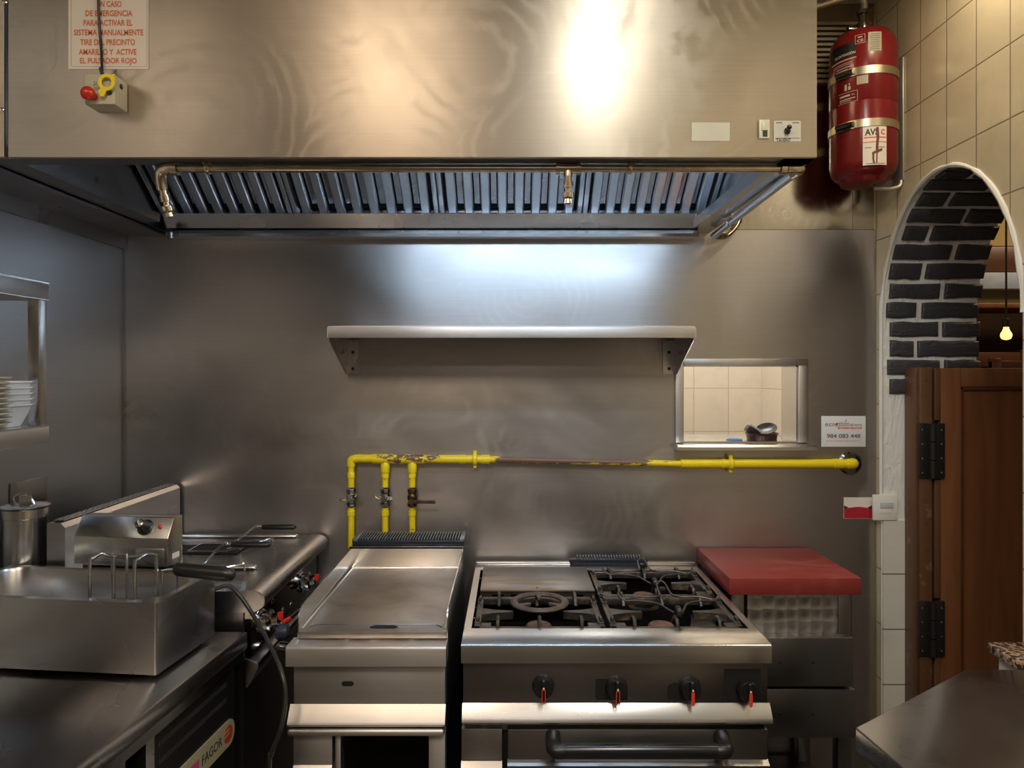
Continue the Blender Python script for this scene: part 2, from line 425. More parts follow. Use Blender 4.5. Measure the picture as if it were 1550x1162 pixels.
# --- double door leaf folded back against the jamb
yd = 2.50
dx0, dx1, dz1 = X(1424, yd), X(1424, yd) + .62, Z(557, yd)
door = bpy.data.objects.new('door_1', None); C.objects.link(door); door['kind'] = 'structure'; door['label'] = 'brown wooden kitchen door leaf on spring hinges'
ROOTM['door_1'] = Mx.Identity(4)
st = .072
fr = B()
for a in ((dx0, dx0 + st, .12, dz1), (dx1 - st, dx1, .12, dz1), (dx0 + st, dx1 - st, dz1 - st * .92, dz1), (dx0 + st, dx1 - st, .12, .24)):
    fr.box(a[0], a[1], yd, yd + .04, a[2], a[3], .003)
obj('door_frame', fr, WOOD, door)
pl = B().box(dx0 + st - .002, dx1 - st + .002, yd + .014, yd + .03, .23, dz1 - st * .9)
obj('door_panel', pl, WOOD, door)
mo = B()
for a in ((dx0 + st, dx0 + st + .012, .24, dz1 - st * .92), (dx0 + st, dx1 - st, dz1 - st * .92 - .012, dz1 - st * .92)):
    mo.box(a[0], a[1], yd + .004, yd + .02, a[2], a[3], .003)
obj('molding', mo, WOODD, door)
eb = B()
for z0, z1 in ((Z(636, yd), dz1), (Z(905, yd), Z(726, yd)), (.12, Z(992, yd))): eb.box(X(1414, yd), dx0 - .001, yd - .004, yd + .03, z0, z1, .003)
obj('edge_strip', eb, BROWNMETAL, door, 'worn brown metal edge strip')
po = B().box(X(1391, yd), X(1410, yd), yd - .006, yd + .07, 0.02, Z(556, yd), .004)
po.box(X(1386, yd), X(1391, yd), yd + .006, yd + .07, 0.02, Z(558, yd), .002)
for z in (575, 600, 755, 790, 830, 880, 1010): po.cyl((X(1400, yd), yd - .008, Z(z, yd)), (X(1400, yd), yd - .004, Z(z, yd)), .004, n=10)
obj('door_post', po, BROWNMETAL, door, 'worn brown metal post fixed to the jamb')
for y0, y1 in ((640, 723), (908, 991)):
    hg = B().box(X(1388, yd), X(1404, yd), yd - .014, yd - .006, Z(y1, yd), Z(y0, yd), .002).box(X(1412, yd), X(1427, yd), yd - .014, yd - .004, Z(y1, yd), Z(y0, yd), .002)
    zz = [Z(y1, yd) + (Z(y0, yd) - Z(y1, yd)) * k / 3 for k in range(4)]
    for k in range(3): hg.cyl((X(1408, yd), yd - .016, zz[k] + .002), (X(1408, yd), yd - .016, zz[k + 1] - .002), .012, n=16)
    h = obj('hinge', hg, BLACKM, door, 'black double action spring hinge')
    for k in range(4):
        for xx in (1393, 1422): obj('screw', B().lathe([(.0035, 0), (.0035, .0015), (.001, .0025)], (X(xx, yd), yd - .014, zz[0] + .02 + k * .05), (0, -1, 0), 10), CHROME, h)
# --- steel frame of the pass-through: window_1
win = bpy.data.objects.new('window_1', None); C.objects.link(win); win['kind'] = 'structure'; win['label'] = 'steel framed pass-through opening in the back wall'
ROOTM['window_1'] = Mx.Identity(4)
yf = YW - .004
fr = B().box(X(1021, YW), wx0, yf - .014, yf, wz0, Z(543, YW), .001).box(wx1, X(1220, YW), yf - .016, yf, wz0, Z(545, YW), .001).box(wx0, X(1220, YW), yf - .018, yf, wz1, Z(543, YW), .001)
obj('window_frame', fr, GRIDSTEEL, win)
jl = B().box(wx0, wx0 + .004, yf, YW + .14, wz0, wz1).box(wx1 - .004, wx1, yf, YW + .14, wz0, wz1).box(wx0, wx1, yf, YW + .14, wz1 - .004, wz1)
obj('window_lining', jl, COOLSTEEL, win)
sl = B().prism([V((X(1020, YW), yf, wz0 - .002)), V((X(1020, YW), yf - .05, wz0 - .004)), V((X(1020, YW), yf - .056, wz0 - .012)), V((X(1020, YW), yf - .056, wz0 - .024)), V((X(1020, YW), yf, wz0 - .024))], (X(1226, YW) - X(1020, YW), 0, 0))
sl.box(wx0 + .004, wx1 - .004, yf - .001, YW + .3, wz0 + .0005, wz0 + .003)
obj('window_sill', sl, COOLSTEEL, win)

# ================================================================== EXTRACTOR HOOD
YH, ZH = 1.69, 2.054
hx0, hx1 = -1.198, X(1237, YH)
hood = thing('extractor_hood', 'large brushed steel extractor hood over the cooking line', 'extractor hood', (-.25, 2.1, ZH))
b = B().box(hx0, hx1, YH, YH + .012, ZH, 2.78, .002)
obj('front_panel', b, HOODSTEEL, hood)
b = B().box(XL + .004, hx0 - .008, YH - .002, YH + .012, ZH, 2.78, .002)
fp = obj('end_panel', b, HOODSTEEL, hood, 'narrow end panel beside the wall')
many('screw', [B().lathe([(.006, 0), (.006, .002), (.002, .004)], (X(p[0], YH), YH - .002, Z(p[1], YH)), (0, -1, 0), 12) for p in ((8, 4), (4, 167))], CHROME, fp)
xli = -1.258
b = B().box(hx0 - .06, hx1, YH + .012, YH + .062, ZH - .0, ZH + .003).box(hx0 - .06, hx1, YH + .059, YH + .062, ZH + .003, ZH + .03)
obj('front_lip', b, DULLSTEEL, hood)
b = B().box(hx1 - .012, hx1, YH + .012, YW - .006, ZH, 2.78).box(hx1 - .075, hx1 - .012, YH + .012, YW - .006, ZH, ZH + .003).box(hx1 - .078, hx1 - .075, YH + .06, YW - .006, ZH, ZH + .035)
obj('side_panel', b, COOLSTEEL, hood)
b = B().box(xli - .01, xli, YH + .012, YW - .006, ZH, 2.78).box(xli, xli + .06, YH + .06, YW - .2, ZH, ZH + .003).box(xli + .057, xli + .06, YH + .06, YW - .2, ZH + .003, ZH + .03)
obj('side_panel', b, DULLSTEEL, hood)
b = B().box(XL + .004, xli - .01, YH + .012, YW - .006, ZH - .012, ZH - .004)
obj('soffit_panel', b, DULLSTEEL, hood, 'dark steel soffit panel closing the gap to the wall')
b = B().box(XL + .002, XL + .012, YH + .012, YW - .006, ZH - .06, ZH - .012)
obj('wall_flange', b, DULLSTEEL, hood)
b = B().box(xli, hx1 - .012, YH + .02, YH + .4, 2.43, 2.44).box(xli, hx1 - .012, YW - .03, YW - .006, 2.06, 2.78).box(xli, hx1 - .012, YH + .40, YH + .41, 2.43, 2.78)
obj('inner_shell', b, DULLSTEEL, hood)
yg = 2.53
b = B().prism([V((xli + .03, yg, Z(345, yg))), V((xli + .03, yg - .03, Z(323, yg - .03))), V((xli + .03, yg - .024, Z(322, yg - .024))), V((xli + .03, yg + .03, Z(324, yg))), V((xli + .03, yg + .03, Z(345, yg)))], (hx1 - .075 - xli - .03, 0, 0))
gut = obj('grease_gutter', b, STEEL, hood)
many('screw', [B().lathe([(.005, 0), (.005, .006)], (X(px, yg), yg - .022, Z(327, yg)), (0, -1, 0), 12) for px in (265, 1060)], BLACK, gut)
b = B().prism([V((xli + .03, yg + .016, Z(346, yg))), V((xli + .03, yg - .004, Z(349, yg))), V((xli + .03, yg - .012, Z(354, yg))), V((xli + .03, yg - .004, Z(358, yg))), V((xli + .03, YW - .006, Z(357, yg))), V((xli + .03, YW - .006, Z(346, yg)))], (hx1 - .06 - xli - .03, 0, 0))
obj('bottom_rail', b, COOLSTEEL, hood)
b = B().cyl((X(258, 2.5), 2.5, Z(352, 2.5) - .0), (X(258, 2.5), 2.5, Z(361, 2.5)), .012).cyl((X(258, 2.5), 2.5, Z(355, 2.5)), (X(272, 2.5), 2.5, Z(354, 2.5)), .006)
obj('drain_tap', b, DULLSTEEL, hood)
# tube lamp inside the hood, behind the front panel
lamp = thing('hood_lamp', 'cool white tube lamp inside the hood behind its front panel', 'lamp', (.05, YH + .09, 2.13))
obj('lamp_housing', B().box(-.58, .70, YH + .02, YH + .06, 2.105, 2.19, .004), WHITEP, lamp)
obj('lamp_tube', B().cyl((-.50, YH + .085, 2.13), (.66, YH + .085, 2.13), .015, n=10), glow('lamp_glow', (.58, .78, 1.0), 46), lamp)
# baffle filters: 36 degrees, lower edge in the gutter
TH = R(36); fx = [X(247, 2.545), X(447, 2.545), X(666, 2.545), X(880, 2.545), .714]
fy, fz = 2.545, Z(320, 2.545)
FM = lambda x: Mx.Translation((x, fy, fz)) @ Mx.Rotation(-TH, 4, 'X')       # local: x across, -y up the slope, -z towards the cook
def make_filter(w):
    b = B().box(.002, .018, -.49, 0, -.026, .02, .002).box(w - .018, w - .002, -.49, 0, -.026, .02, .002).box(.018, w - .018, -.49, -.46, -.026, .02)
    n = 8; p = (w - .036) / n; c = B(); d = B()
    for k in range(n):
        cx = .018 + p * (k + .5)
        c.prism([V((cx - .016, 0, -.008)), V((cx - .0155, 0, -.02)), V((cx - .012, 0, -.024)), V((cx + .012, 0, -.024)), V((cx + .0155, 0, -.02)), V((cx + .016, 0, -.008))], (0, -.47, 0))
        if k: 
            e = .018 + p * k; d.prism([V((e - .011, -.035, .014)), V((e - .0095, -.035, .002)), V((e + .0095, -.035, .002)), V((e + .011, -.035, .014))], (0, -.43, 0))
    bk = B().box(.018, w - .018, -.47, 0, .016, .02)  # near-black sheet that paints in the shade between the baffles
    return b, c, d, bk
labs = ('leftmost baffle filter, beside the left pipe elbow in the hood', 'second baffle filter from the left in the hood', 'third baffle filter from the left, behind the middle nozzle', 'rightmost baffle filter, beside the slanting edge pipe')
for i in range(4):
    w = fx[i + 1] - fx[i]; m = FM(fx[i])
    f = thing('baffle_filter', 'steel ' + labs[i], 'hood filter', (fx[i] + w / 2, fy, fz), 0, 'baffle filters in the hood')
    a, c, d, k = make_filter(w)
    obj('filter_frame', a.xf(m), FILTER, f); obj('front_baffles', c.xf(m), FILTER, f); obj('rear_baffles', d.xf(m), STEEL, f); obj('gap_shade', k.xf(m), VOID, f)
# fire suppression pipe under the front edge
yp, zp = 1.745, Z(255, 1.745)
sp = thing('suppression_pipe', 'brass coloured suppression pipe under the front edge of the hood', 'pipe', (-.2, yp, zp))
xl, xr = X(262, yp), X(1198, yp)
obj('front_pipe', B().cyl((xl, yp, zp), (xr, yp, zp), .0095, n=16), BRASS, sp)
xe = X(1208, yp); p1 = V((X(1080, 2.55), 2.55, ZH - .022))
obj('elbow', B().tube([(xr - .01, yp, zp), (xr + .012, yp, zp), (xe + .008, yp + .012, zp), (xe + .004, yp + .04, zp - .002)], .0135, 14, 5).cyl((xr - .028, yp, zp), (xr - .014, yp, zp), .0155), BRASS, sp)
obj('side_pipe', B().cyl((xe + .004, yp + .035, zp - .002), p1, .0115, n=16), COOLSTEEL, sp, 'pale steel pipe slanting back along the hood edge')
# hose that turns into the wall
hp = W(1112, 330, 2.6)
obj('connection_hose', B().tube([p1, p1 + V((.02, .005, -.004)), W(1100, 357, 2.58), W(1113, 345, 2.59), W(1119, 332, 2.6), W(1116, 320, 2.61)], .008, 12, 6).cyl(W(1085, 356, 2.56), W(1096, 357, 2.575), .012).cyl(W(1118, 336, 2.6), W(1119, 326, 2.605), .012), BRASS, sp)
le = [(xl + .01, yp, zp), (xl - .012, yp, zp), (xl - .032, yp + .006, zp - .006), (xl - .038, yp + .016, zp - .026), (xl - .038, yp + .024, zp - .045)]
obj('elbow', B().tube(le, .014, 14, 5).cyl((xl - .004, yp, zp), (xl + .012, yp, zp), .0165), BRASS, sp)
def nozzle(p, d):
    d = V(d).normalized(); p = V(p)
    return B().lathe([(.0095, 0), (.0095, .02), (.0125, .02), (.0125, .034), (.008, .036), (.008, .044), (.0145, .046), (.0145, .058), (.009, .062), (.011, .072), (.006, .076)], p, d, 12)
obj('nozzle', nozzle((xl - .038, yp + .022, zp - .04), (.14, .3, -1)), BRASS, sp)
xm = X(860, yp)
obj('tee', B().cyl((xm - .026, yp, zp), (xm + .026, yp, zp), .0125).cyl((xm - .03, yp, zp), (xm - .02, yp, zp), .0155).cyl((xm + .02, yp, zp), (xm + .03, yp, zp), .0155).cyl((xm, yp, zp), (xm, yp, zp - .02), .011), BRASS, sp)
obj('nozzle', nozzle((xm, yp, zp - .012), (0, .1, -1)), BRASS, sp)
for px in (315, 953):
    x = X(px, yp)
    obj('pipe_clamp', B().ring((x, yp, zp), .0115, .003, (1, 0, 0), 20, 8, 2).box(x - .004, x + .004, yp - .004, yp + .004, zp + .01, ZH + .002).cyl((x - .012, yp - .006, zp + .013), (x + .012, yp - .006, zp + .013), .004, n=8), BRASS, sp)
pm = V((xe + .004, yp + .035, zp - .002)).lerp(p1, .72)
obj('pipe_clamp', B().ring(pm, .013, .003, (p1 - V((xe, yp, zp))), 20, 8, 2).box(pm.x - .03, pm.x + .03, pm.y - .004, pm.y + .004, pm.z + .01, pm.z + .014), COOLSTEEL, sp)

# ---------------- notices and controls on the hood front
yh = YH
def plate(px0, px1, py0, py1, y, d=.0012, bev=0): return B().box(X(px0, y), X(px1, y), y - d, y, Z(py1, y), Z(py0, y), bev)
sg = thing('emergency_notice', 'white paper notice with orange emergency instructions on the hood', 'sign', W(164, 105, yh))
pp = obj('paper', plate(104, 225, -70, 105, yh - .0005), PAPER, sg)
t = B(); yt = yh - .0022
for s, cx, cy, w in (('EN CASO', 166, 6, 36), ('DE EMERGENCIA', 165, 20, 71), ('PARA ACTIVAR EL', 163.5, 34.5, 74), ('SISTEMA MANUALMENTE', 164.5, 49, 105), ('TIRE DEL PRECINTO', 163, 63.8, 83), ('AMARILLO Y  ACTIVE', 163, 78.5, 87), ('EL PULSADOR ROJO', 164, 93, 86)):
    t.text(s, w / F * yh, (11 if 'J' in s else 9) / F * yh, W(cx, cy, yt), bold=.018)
obj('lettering', t, ORANGE, sg)
t = B()
for k in range(60):
    q = 109 + 112 * k / 59; t.box(X(q, yt), X(q + .9, yt), yt, yt + .0004, Z(101, yt), Z(100.3, yt))
for k in range(54):
    q = 100 - 1.9 * k
    for xx in (107.5, 222): t.box(X(xx, yt), X(xx + .7, yt), yt, yt + .0004, Z(q, yt), Z(q - 1, yt))
obj('dotted_border', t, GREYINK, sg)
# manual release box
rx0, rx1, rz0, rz1 = X(130.5, yh - .05), X(176, yh - .05), Z(159, yh - .05), Z(114, yh - .05)
rb_ = thing('release_box', 'grey manual release box with red push button and yellow seal', 'control box', ((rx0 + rx1) / 2, yh - .03, rz0))
bx = obj('housing', B().box(rx0, rx1, yh - .056, yh - .0015, rz0, rz1, .0015), worn('box_paint', (.52, .49, .38), (.5, .47, .36), 10, .4, .6, .45), rb_)
q = W(142, 146, yh - .057)
obj('push_button', B().lathe([(.009, -.0), (.009, .012), (.0145, .014), (.0155, .024), (.013, .028), (.001, .036)], (q.x, yh - .056, q.z), (-.12, -1, 0), 24), REDP, rb_)
ce = W(161, 124.5, yh - .066); yl = B().ring(ce, .0155, .0045, (0, 1, 0), 32, 8, .5)
yl.prism([V((ce.x + .006, ce.y - .002, ce.z + .012)), V((ce.x + .019, ce.y - .002, ce.z + .019)), V((ce.x + .0195, ce.y - .002, ce.z - .0)), V((ce.x + .016, ce.y - .002, ce.z - .004)), V((ce.x + .014, ce.y - .002, ce.z + .008))], (0, .004, 0))
yl.prism([V((ce.x - .008, ce.y - .002, ce.z - .012)), V((ce.x - .018, ce.y - .002, ce.z - .019)), V((ce.x - .013, ce.y - .002, ce.z - .033)), V((ce.x - .006, ce.y - .002, ce.z - .033)), V((ce.x + .002, ce.y - .002, ce.z - .016))], (0, .004, 0))
obj('yellow_seal', yl, YELLOWP, rb_)
obj('seal_wire', B().ring(W(144, 127, yh - .064), .007, .0012, (.2, 1, 0), 20, 6).tube([W(160, 122, yh - .066), W(153, 127, yh - .062), W(147, 128, yh - .064)], .0008, 6, 3), CHROME, rb_)
for px in (129.5, 166.5):
    q = W(px, 140, yh - .056); obj('plug', B().lathe([(.0055, 0), (.0055, .006), (.004, .008)], (q.x + (.006 if px < 140 else 0), yh - .056, q.z), (0, -1, 0), 14), BLACK, rb_)
q = W(180, 135, yh - .03); obj('side_plug', B().lathe([(.006, 0), (.006, .002), (.004, .003)], (rx1, yh - .03, rz1 - .018), (1, 0, 0), 16), BLACK, rb_)
pc = thing('pull_cord', 'thin black pull cable hanging down over the emergency notice', 'cable', (X(150, yh - .012), yh - .012, ZC - .15))
obj('cord', B().tube([W(145, -190, yh - .012), W(149, 10, yh - .010), W(153, 70, yh - .010), W(155, 114, yh - .03)], .003, 8, 6), CABLE, pc)
obj('cord_end', B().tube([W(152.5, 104, yh - .02), W(155.5, 114, yh - .05)], .0045, 8), CABLE, pc)
tag(obj('blank_label', plate(1046.5, 1104.5, 185.5, 213.5, yh - .0003, .001), worn('label_paper', (.66, .65, .55), (.6, .58, .48), 8, .45, .7, .5)), 'blank white label stuck on the hood near its right corner', 'label')
ls = thing('rocker_switch', 'small white rocker switch on the hood beside the blank label', 'switch', W(1155.5, 210, yh))
obj('surround', plate(1148, 1164, 182, 210.5, yh - .0003, .006, .001), CREAMP, ls)
obj('rocker', B().box(X(1151.5, yh), X(1160.5, yh), yh - .009, yh - .006, Z(199, yh), Z(186, yh), .001), CREAMP, ls)
obj('rocker_gap', B().box(X(1153, yh), X(1160, yh), yh - .0072, yh - .006, Z(208, yh), Z(199, yh)), INK, ls, 'black lower half of the switch')
ts = thing('fan_selector', 'white fan selector plate with black toggle on the hood corner', 'switch', W(1191, 214, yh))
obj('plate', plate(1171, 1212, 183, 214.5, yh - .0003, .0012), worn('selector_white', (.66, .64, .55), (.6, .58, .5), 9, .4, .6, .5), ts)
q = W(1191, 199, yh); obj('toggle', B().lathe([(.0075, 0), (.0075, .004), (.005, .005), (.004, .007), (.006, .02), (.003, .024)], (q.x, yh - .0015, q.z), (-.1, -1, .2), 16), BLACK, ts)
t = B().text('TAVENT', 22 / F * yh, 5.2 / F * yh, W(1186, 212, yh - .002), bold=.01).box(X(1174.5, yh), X(1183.5, yh), yh - .002, yh - .0016, Z(186.6, yh), Z(185.6, yh)).box(X(1199, yh), X(1209, yh), yh - .002, yh - .0016, Z(186.6, yh), Z(185.6, yh))
t.box(X(1173, yh), X(1210, yh), yh - .002, yh - .0016, Z(209.6, yh), Z(209, yh))
obj('lettering', t, INK, ts)
# ================================================================== WALL SHELF over the range
ysf = 2.32; zt, zb = Z(493, ysf), Z(511, ysf)
sx0, sx1 = X(495, ysf), X(1054, ysf)
ws = thing('wall_shelf', 'long steel shelf on two brackets, empty, above the yellow pipe', 'shelf', ((sx0 + sx1) / 2, YW, zb))
b = B().box(sx0, sx1, ysf, YW - .005, zt - .004, zt).box(sx0, sx1, ysf, ysf + .003, zb, zt, .001).box(sx0, sx0 + .003, ysf, YW - .005, zb, zt).box(sx1 - .003, sx1, ysf, YW - .005, zb, zt).box(sx0, sx1, YW - .008, YW - .005, zt, zt + .02)
b.box(sx0 + .003, sx1 - .003, ysf + .003, ysf + .02, zb, zb + .003)
obj('shelf_board', b, GRIDSTEEL, ws)
for x, s in ((X(526, YW), 1), (X(1021, YW), -1)):
    zl = Z(566, YW); zbb = zb + .004
    b = B().prism([V((x, ysf + .03, zbb)), V((x, YW - .005, zbb)), V((x, YW - .005, zl)), V((x, YW - .03, zl)), V((x, ysf + .03, zbb - .012))], (.003, 0, 0)).box(x, x + .045 * s, YW - .009, YW - .005, zl, zbb).box(x, x + .03 * s, ysf + .03, YW - .005, zbb - .003, zbb)
    br_ = obj('bracket', b, STEEL, ws)
    many('bolt', [B().lathe([(.006, 0), (.006, .002)], (x + .022 * s, YW - .009, zl + dz), (0, -1, 0), 12) for dz in (.02, .08)], BLACK, br_)

# ================================================================== YELLOW GAS PIPE on the back wall
yg = YW - .034; zg = 1.2115
gp = thing('gas_pipe', 'yellow gas pipe with chipped paint and three valved drops on the wall', 'pipe', (X(900, yg), yg, zg))
xa, xb = X(1290, yg), X(537, yg)
zl_ = Z(695, yg)
b = B().cyl((xa - .004, yg, zg - .002), (X(1030, yg), yg, zg - .002), .0165).cyl((X(1030, yg), yg, zg - .002), (X(742, yg), yg, zg + .014), .0115).cyl((X(742, yg), yg, zg + .014), (xb, yg, zg + .017), .0145)
for px, r, w in ((1268, .0185, .03), (1095, .0185, .012), (735, .017, .03), (700, .0165, .02)): 
    q = zg + (.014 if px < 800 else -.002); b.cyl((X(px, yg) - w / 2, yg, q), (X(px, yg) + w / 2, yg, q), r)
for px in (583, 624): b.cyl((X(px, yg) - .045, yg, zg + .016), (X(px, yg) + .045, yg, zg + .016), .0175)
b.tube([(xa - .02, yg, zg - .002), (xa - .002, yg, zg - .002), (xa + .008, yg + .008, zg - .002), (xa + .01, YW - .004, zg - .002)], .0185, 14, 4)
b.tube([(xb + .03, yg, zg + .017), (xb + .008, yg, zg + .017), (X(532, yg), yg, zg + .01), (X(531.5, yg), yg, zg - .012)], .015, 14, 5)
obj('main_pipe', b, YELLOW, gp)
obj('wall_rosette', B().lathe([(.043, 0), (.043, .003), (.036, .010), (.024, .011)], (xa + .006, YW - .004, zg - .004), (0, -1, 0), 36), CHROMEDARK, gp, 'dark chrome disc where the pipe enters the wall')
for px, dz in ((719, .014), (1106, -.002)):
    x = X(px, yg); z = zg + dz
    obj('pipe_clamp', B().ring((x, yg, z), .0195, .0035, (1, 0, 0), 24, 8, 2.2).box(x - .006, x + .006, yg - .005, yg + .006, z + .02, z + .031, .001).box(x - .006, x + .006, yg - .005, yg + .006, z - .031, z - .02, .001).box(x - .005, x + .005, yg + .015, YW - .004, z - .008, z + .008), YELLOW, gp)
def drop(px, zend, kind):
    x = X(px, yg)
    zv0, zv1 = Z(737, yg), Z(768, yg)
    b = B().cyl((x, yg, zg + .005), (x, yg, zv0), .0115)
    b.lathe([(.0115, 0), (.0135, .002), (.0135, .02), (.0125, .022)], (x, yg, zg - .055), (0, 0, 1), 18)
    obj('lower_pipe', B().cyl((x, yg, zv1), (x, yg, zend), .0115).lathe([(.0115, 0), (.014, .001), (.014, .018), (.0115, .02)], (x, yg, zv1 - .03), (0, 0, 1), 18), YELLOW, gp)
    if px > 540: b.lathe([(.0115, 0), (.015, .004), (.0165, .012), (.0165, .035), (.0125, .044)], (x, yg, zg - .04), (0, 0, 1), 18)
    d = obj('drop_pipe', b, YELLOW, gp)
    v = B().lathe([(.016, 0), (.017, .002), (.017, .012), (.0145, .013), (.0135, .018), (.0175, .026), (.0175, .036), (.0135, .045), (.0145, .049), (.017, .05), (.017, .062), (.016, .064)], (x, yg, (zv0 + zv1) / 2 - .032), (0, 0, 1), 8 if kind < 2 else 16)
    v.cyl((x, yg, (zv0 + zv1) / 2), (x, yg - .03, (zv0 + zv1) / 2), .007)
    va = obj('gas_valve', v, CHROMEDARK if kind < 2 else worn('old_brass', (.16, .11, .05), (.06, .045, .03), 40, .4, .6, .4, 1), gp, 'chrome butterfly valve' if kind < 2 else 'dark brass valve with a long lever')
    zc = (zv0 + zv1) / 2; yv = yg - .03
    if kind < 2:
        h = B().cyl((x, yv + .004, zc), (x, yv - .006, zc), .010)
        t = .35 if kind == 0 else -.15
        for s in (-1, 1):
            h.prism([V((x + s * .004, yv - .004, zc - .006)), V((x + s * .022, yv - .010, zc + s * t * .02 + .0)), V((x + s * .034, yv - .012, zc + s * t * .03 + .004)), V((x + s * .034, yv - .012, zc + s * t * .03 + .012)), V((x + s * .02, yv - .010, zc + s * t * .02 + .012)), V((x + s * .004, yv - .004, zc + .008))], (0, .005, 0), .001)
        obj('wing_handle', h, CHROME, va)
    else:
        h = B().cyl((x, yv + .004, zc - .01), (x, yv - .008, zc - .01), .010).box(x, x + .088, yv - .006, yv - .001, zc - .017, zc - .004, .002)
        obj('lever', h, worn('rusty_lever', (.05, .03, .025), (.12, .05, .03), 40, .4, .6, .5, .4), va)
drop(531.5, .905, 0); drop(583, .96, 1); drop(624, .96, 2)

# ================================================================== LEFT WALL: plate shelf with crockery
sy1, sxf = 1.845, -1.2; sy0 = -.2
zr = [Z(428, sy1), Z(455, sy1), Z(643, sy1), Z(670, sy1)]
ps = thing('plate_shelf', 'two tier steel shelf on the left wall holding crockery', 'shelf', (sxf, 1.2, zr[3]))
for i, (a, c) in enumerate(((zr[0], zr[1]), (zr[2], zr[3]))):
    b = B().box(XL + .002, sxf, sy0, sy1, a - .004, a).box(sxf - .003, sxf, sy0, sy1, c, a, .001).box(XL + .002, sxf, sy1 - .003, sy1, c, a, .001)
    if i == 0: b.box(XL + .002, sxf, sy0, sy1, c, c + .002)
    obj('upper_tier' if i == 0 else 'lower_tier', b, COOLSTEEL, ps)
for y in (sy1 - .02, .9): obj('post', B().box(sxf - .032, sxf - .004, y - .016, y + .016, zr[2], zr[1], .001), STEEL, ps)
zp_ = zr[2]
prof = [(.055, 0), (.06, .004), (.092, .014), (.1, .0165), (.1, .0185), (.093, .017), (.06, .008), (.0, .007)]
wh = ('bottom', 'second', 'third', 'fourth', 'fifth', 'sixth', 'seventh', 'eighth', 'ninth', 'top')
pr = random.Random(5)
for k in range(10):
    o = obj('dinner_plate', B().lathe(prof, (0, 0, 0), n=40), CREAM) if k == 0 else dup(P0, (0, 0, 0), '')
    if k == 0: P0 = o
    o.location = (-1.262 + pr.uniform(-.003, .003), 1.62 + pr.uniform(-.003, .003), zp_ + .001 + k * .0118)
    tag(o, ('cream round plate at the top of its stack on the left shelf' if k == 9 else 'cream round plate at the bottom of its stack on the left shelf' if k == 0 else f'cream round plate, {wh[k]} from the bottom of its stack on the left shelf'), 'plate', 'cream plates on the left shelf')
def tray():
    b = B(); L = []
    for (m, z) in ((.022, 0), (.004, .05), (0, .052), (0, .056), (.005, .056), (.02, .006)):
        L.append(rrect(-.085 + m, .085 - m, -.05 + m, .05 - m, z, .012, 4))
    return b.loft(L)
for k in range(5):
    o = obj('serving_dish', tray(), WHITEC) if k == 0 else dup(D0, (0, 0, 0), '')
    if k == 0: D0 = o
    o.location = (-1.305, 1.778, zp_ + .001 + k * .0145)
    tag(o, ('white rectangular dish at the top of the stack behind the cream plates' if k == 4 else 'white rectangular dish at the bottom of the stack behind the cream plates' if k == 0 else f'white rectangular dish, {wh[k]} from the bottom behind the cream plates'), 'dish', 'white dishes on the left shelf')
tag(obj('wall_plate', B().box(XL + .0005, XL + .004, 2.02, 2.18, Z(800, 2.0), Z(722, 2.15), .001), DULLSTEEL), 'square blank steel plate screwed to the left wall behind the pot', 'cover plate')

# ================================================================== LEFT COUNTER
zc0 = .85
e1, e0 = V((-.704, 1.9)), V((-.80, .2)); dd = (e1 - e0)
ed = lambda y, o=0: V((e1.x + (y - e1.y) * .0917 + o, y))
ct = thing('steel_counter', 'long steel counter along the left wall under the tabletop fryer', 'counter', (-1.1, 1.2, 0))
y0c, y1c = .1, 1.9
def slab(o, za, zb_, bev=.0, ya=y0c, yb=y1c):
    p = [(XL + .003, ya), (ed(ya, o).x, ya), (ed(yb, o).x, yb)] + ([(-1.272, yb), (-1.272, 2.60), (XL + .003, 2.60)] if yb > 1.5 else [(XL + .003, yb)])
    return B().prism([V((x, y, za)) for x, y in p], (0, 0, zb_ - za), bev)
obj('worktop', slab(0, .805, zc0, .006), TOPSTEEL, ct)
obj('apron', slab(-.012, .775, .805), DULLSTEEL, ct)
obj('base_cabinet', slab(-.05, .06, .775, 0, .3, 1.40), BLACKM, ct)
def edge_box(b, ya, yb, o0, o1, za, zb_):
    p = [ed(ya, o0), ed(ya, o1), ed(yb, o1), ed(yb, o0)]
    return b.prism([V((q.x, q.y, za)) for q in p], (0, 0, zb_ - za))
b = B(); edge_box(b, 1.485, 1.515, -.06, -.022, .02, .775); obj('post', b, STEEL, ct)
b = B(); edge_box(b, 1.38, 1.43, -.06, -.03, .02, .775); obj('post', b, DULLSTEEL, ct)
b = B(); edge_box(b, 1.52, 1.885, -.5, -.03, .06, .775); obj('refrigerator_panel', b, BLACKM, ct)
pd = V((.0917, 1, 0)).normalized(); pn = V((1, -.0917, 0)).normalized()
g = B()
for k in range(44):
    yy = 1.545 + .3 * k / 44
    for za in (.74, .70): 
        q = ed(yy, -.03); g.box(q.x - .002, q.x + .0008, yy, yy + .0026, za - .012, za)
obj('vent_slots', g, plain('vent_grey', (.14, .13, .12), .4, .6), ct)
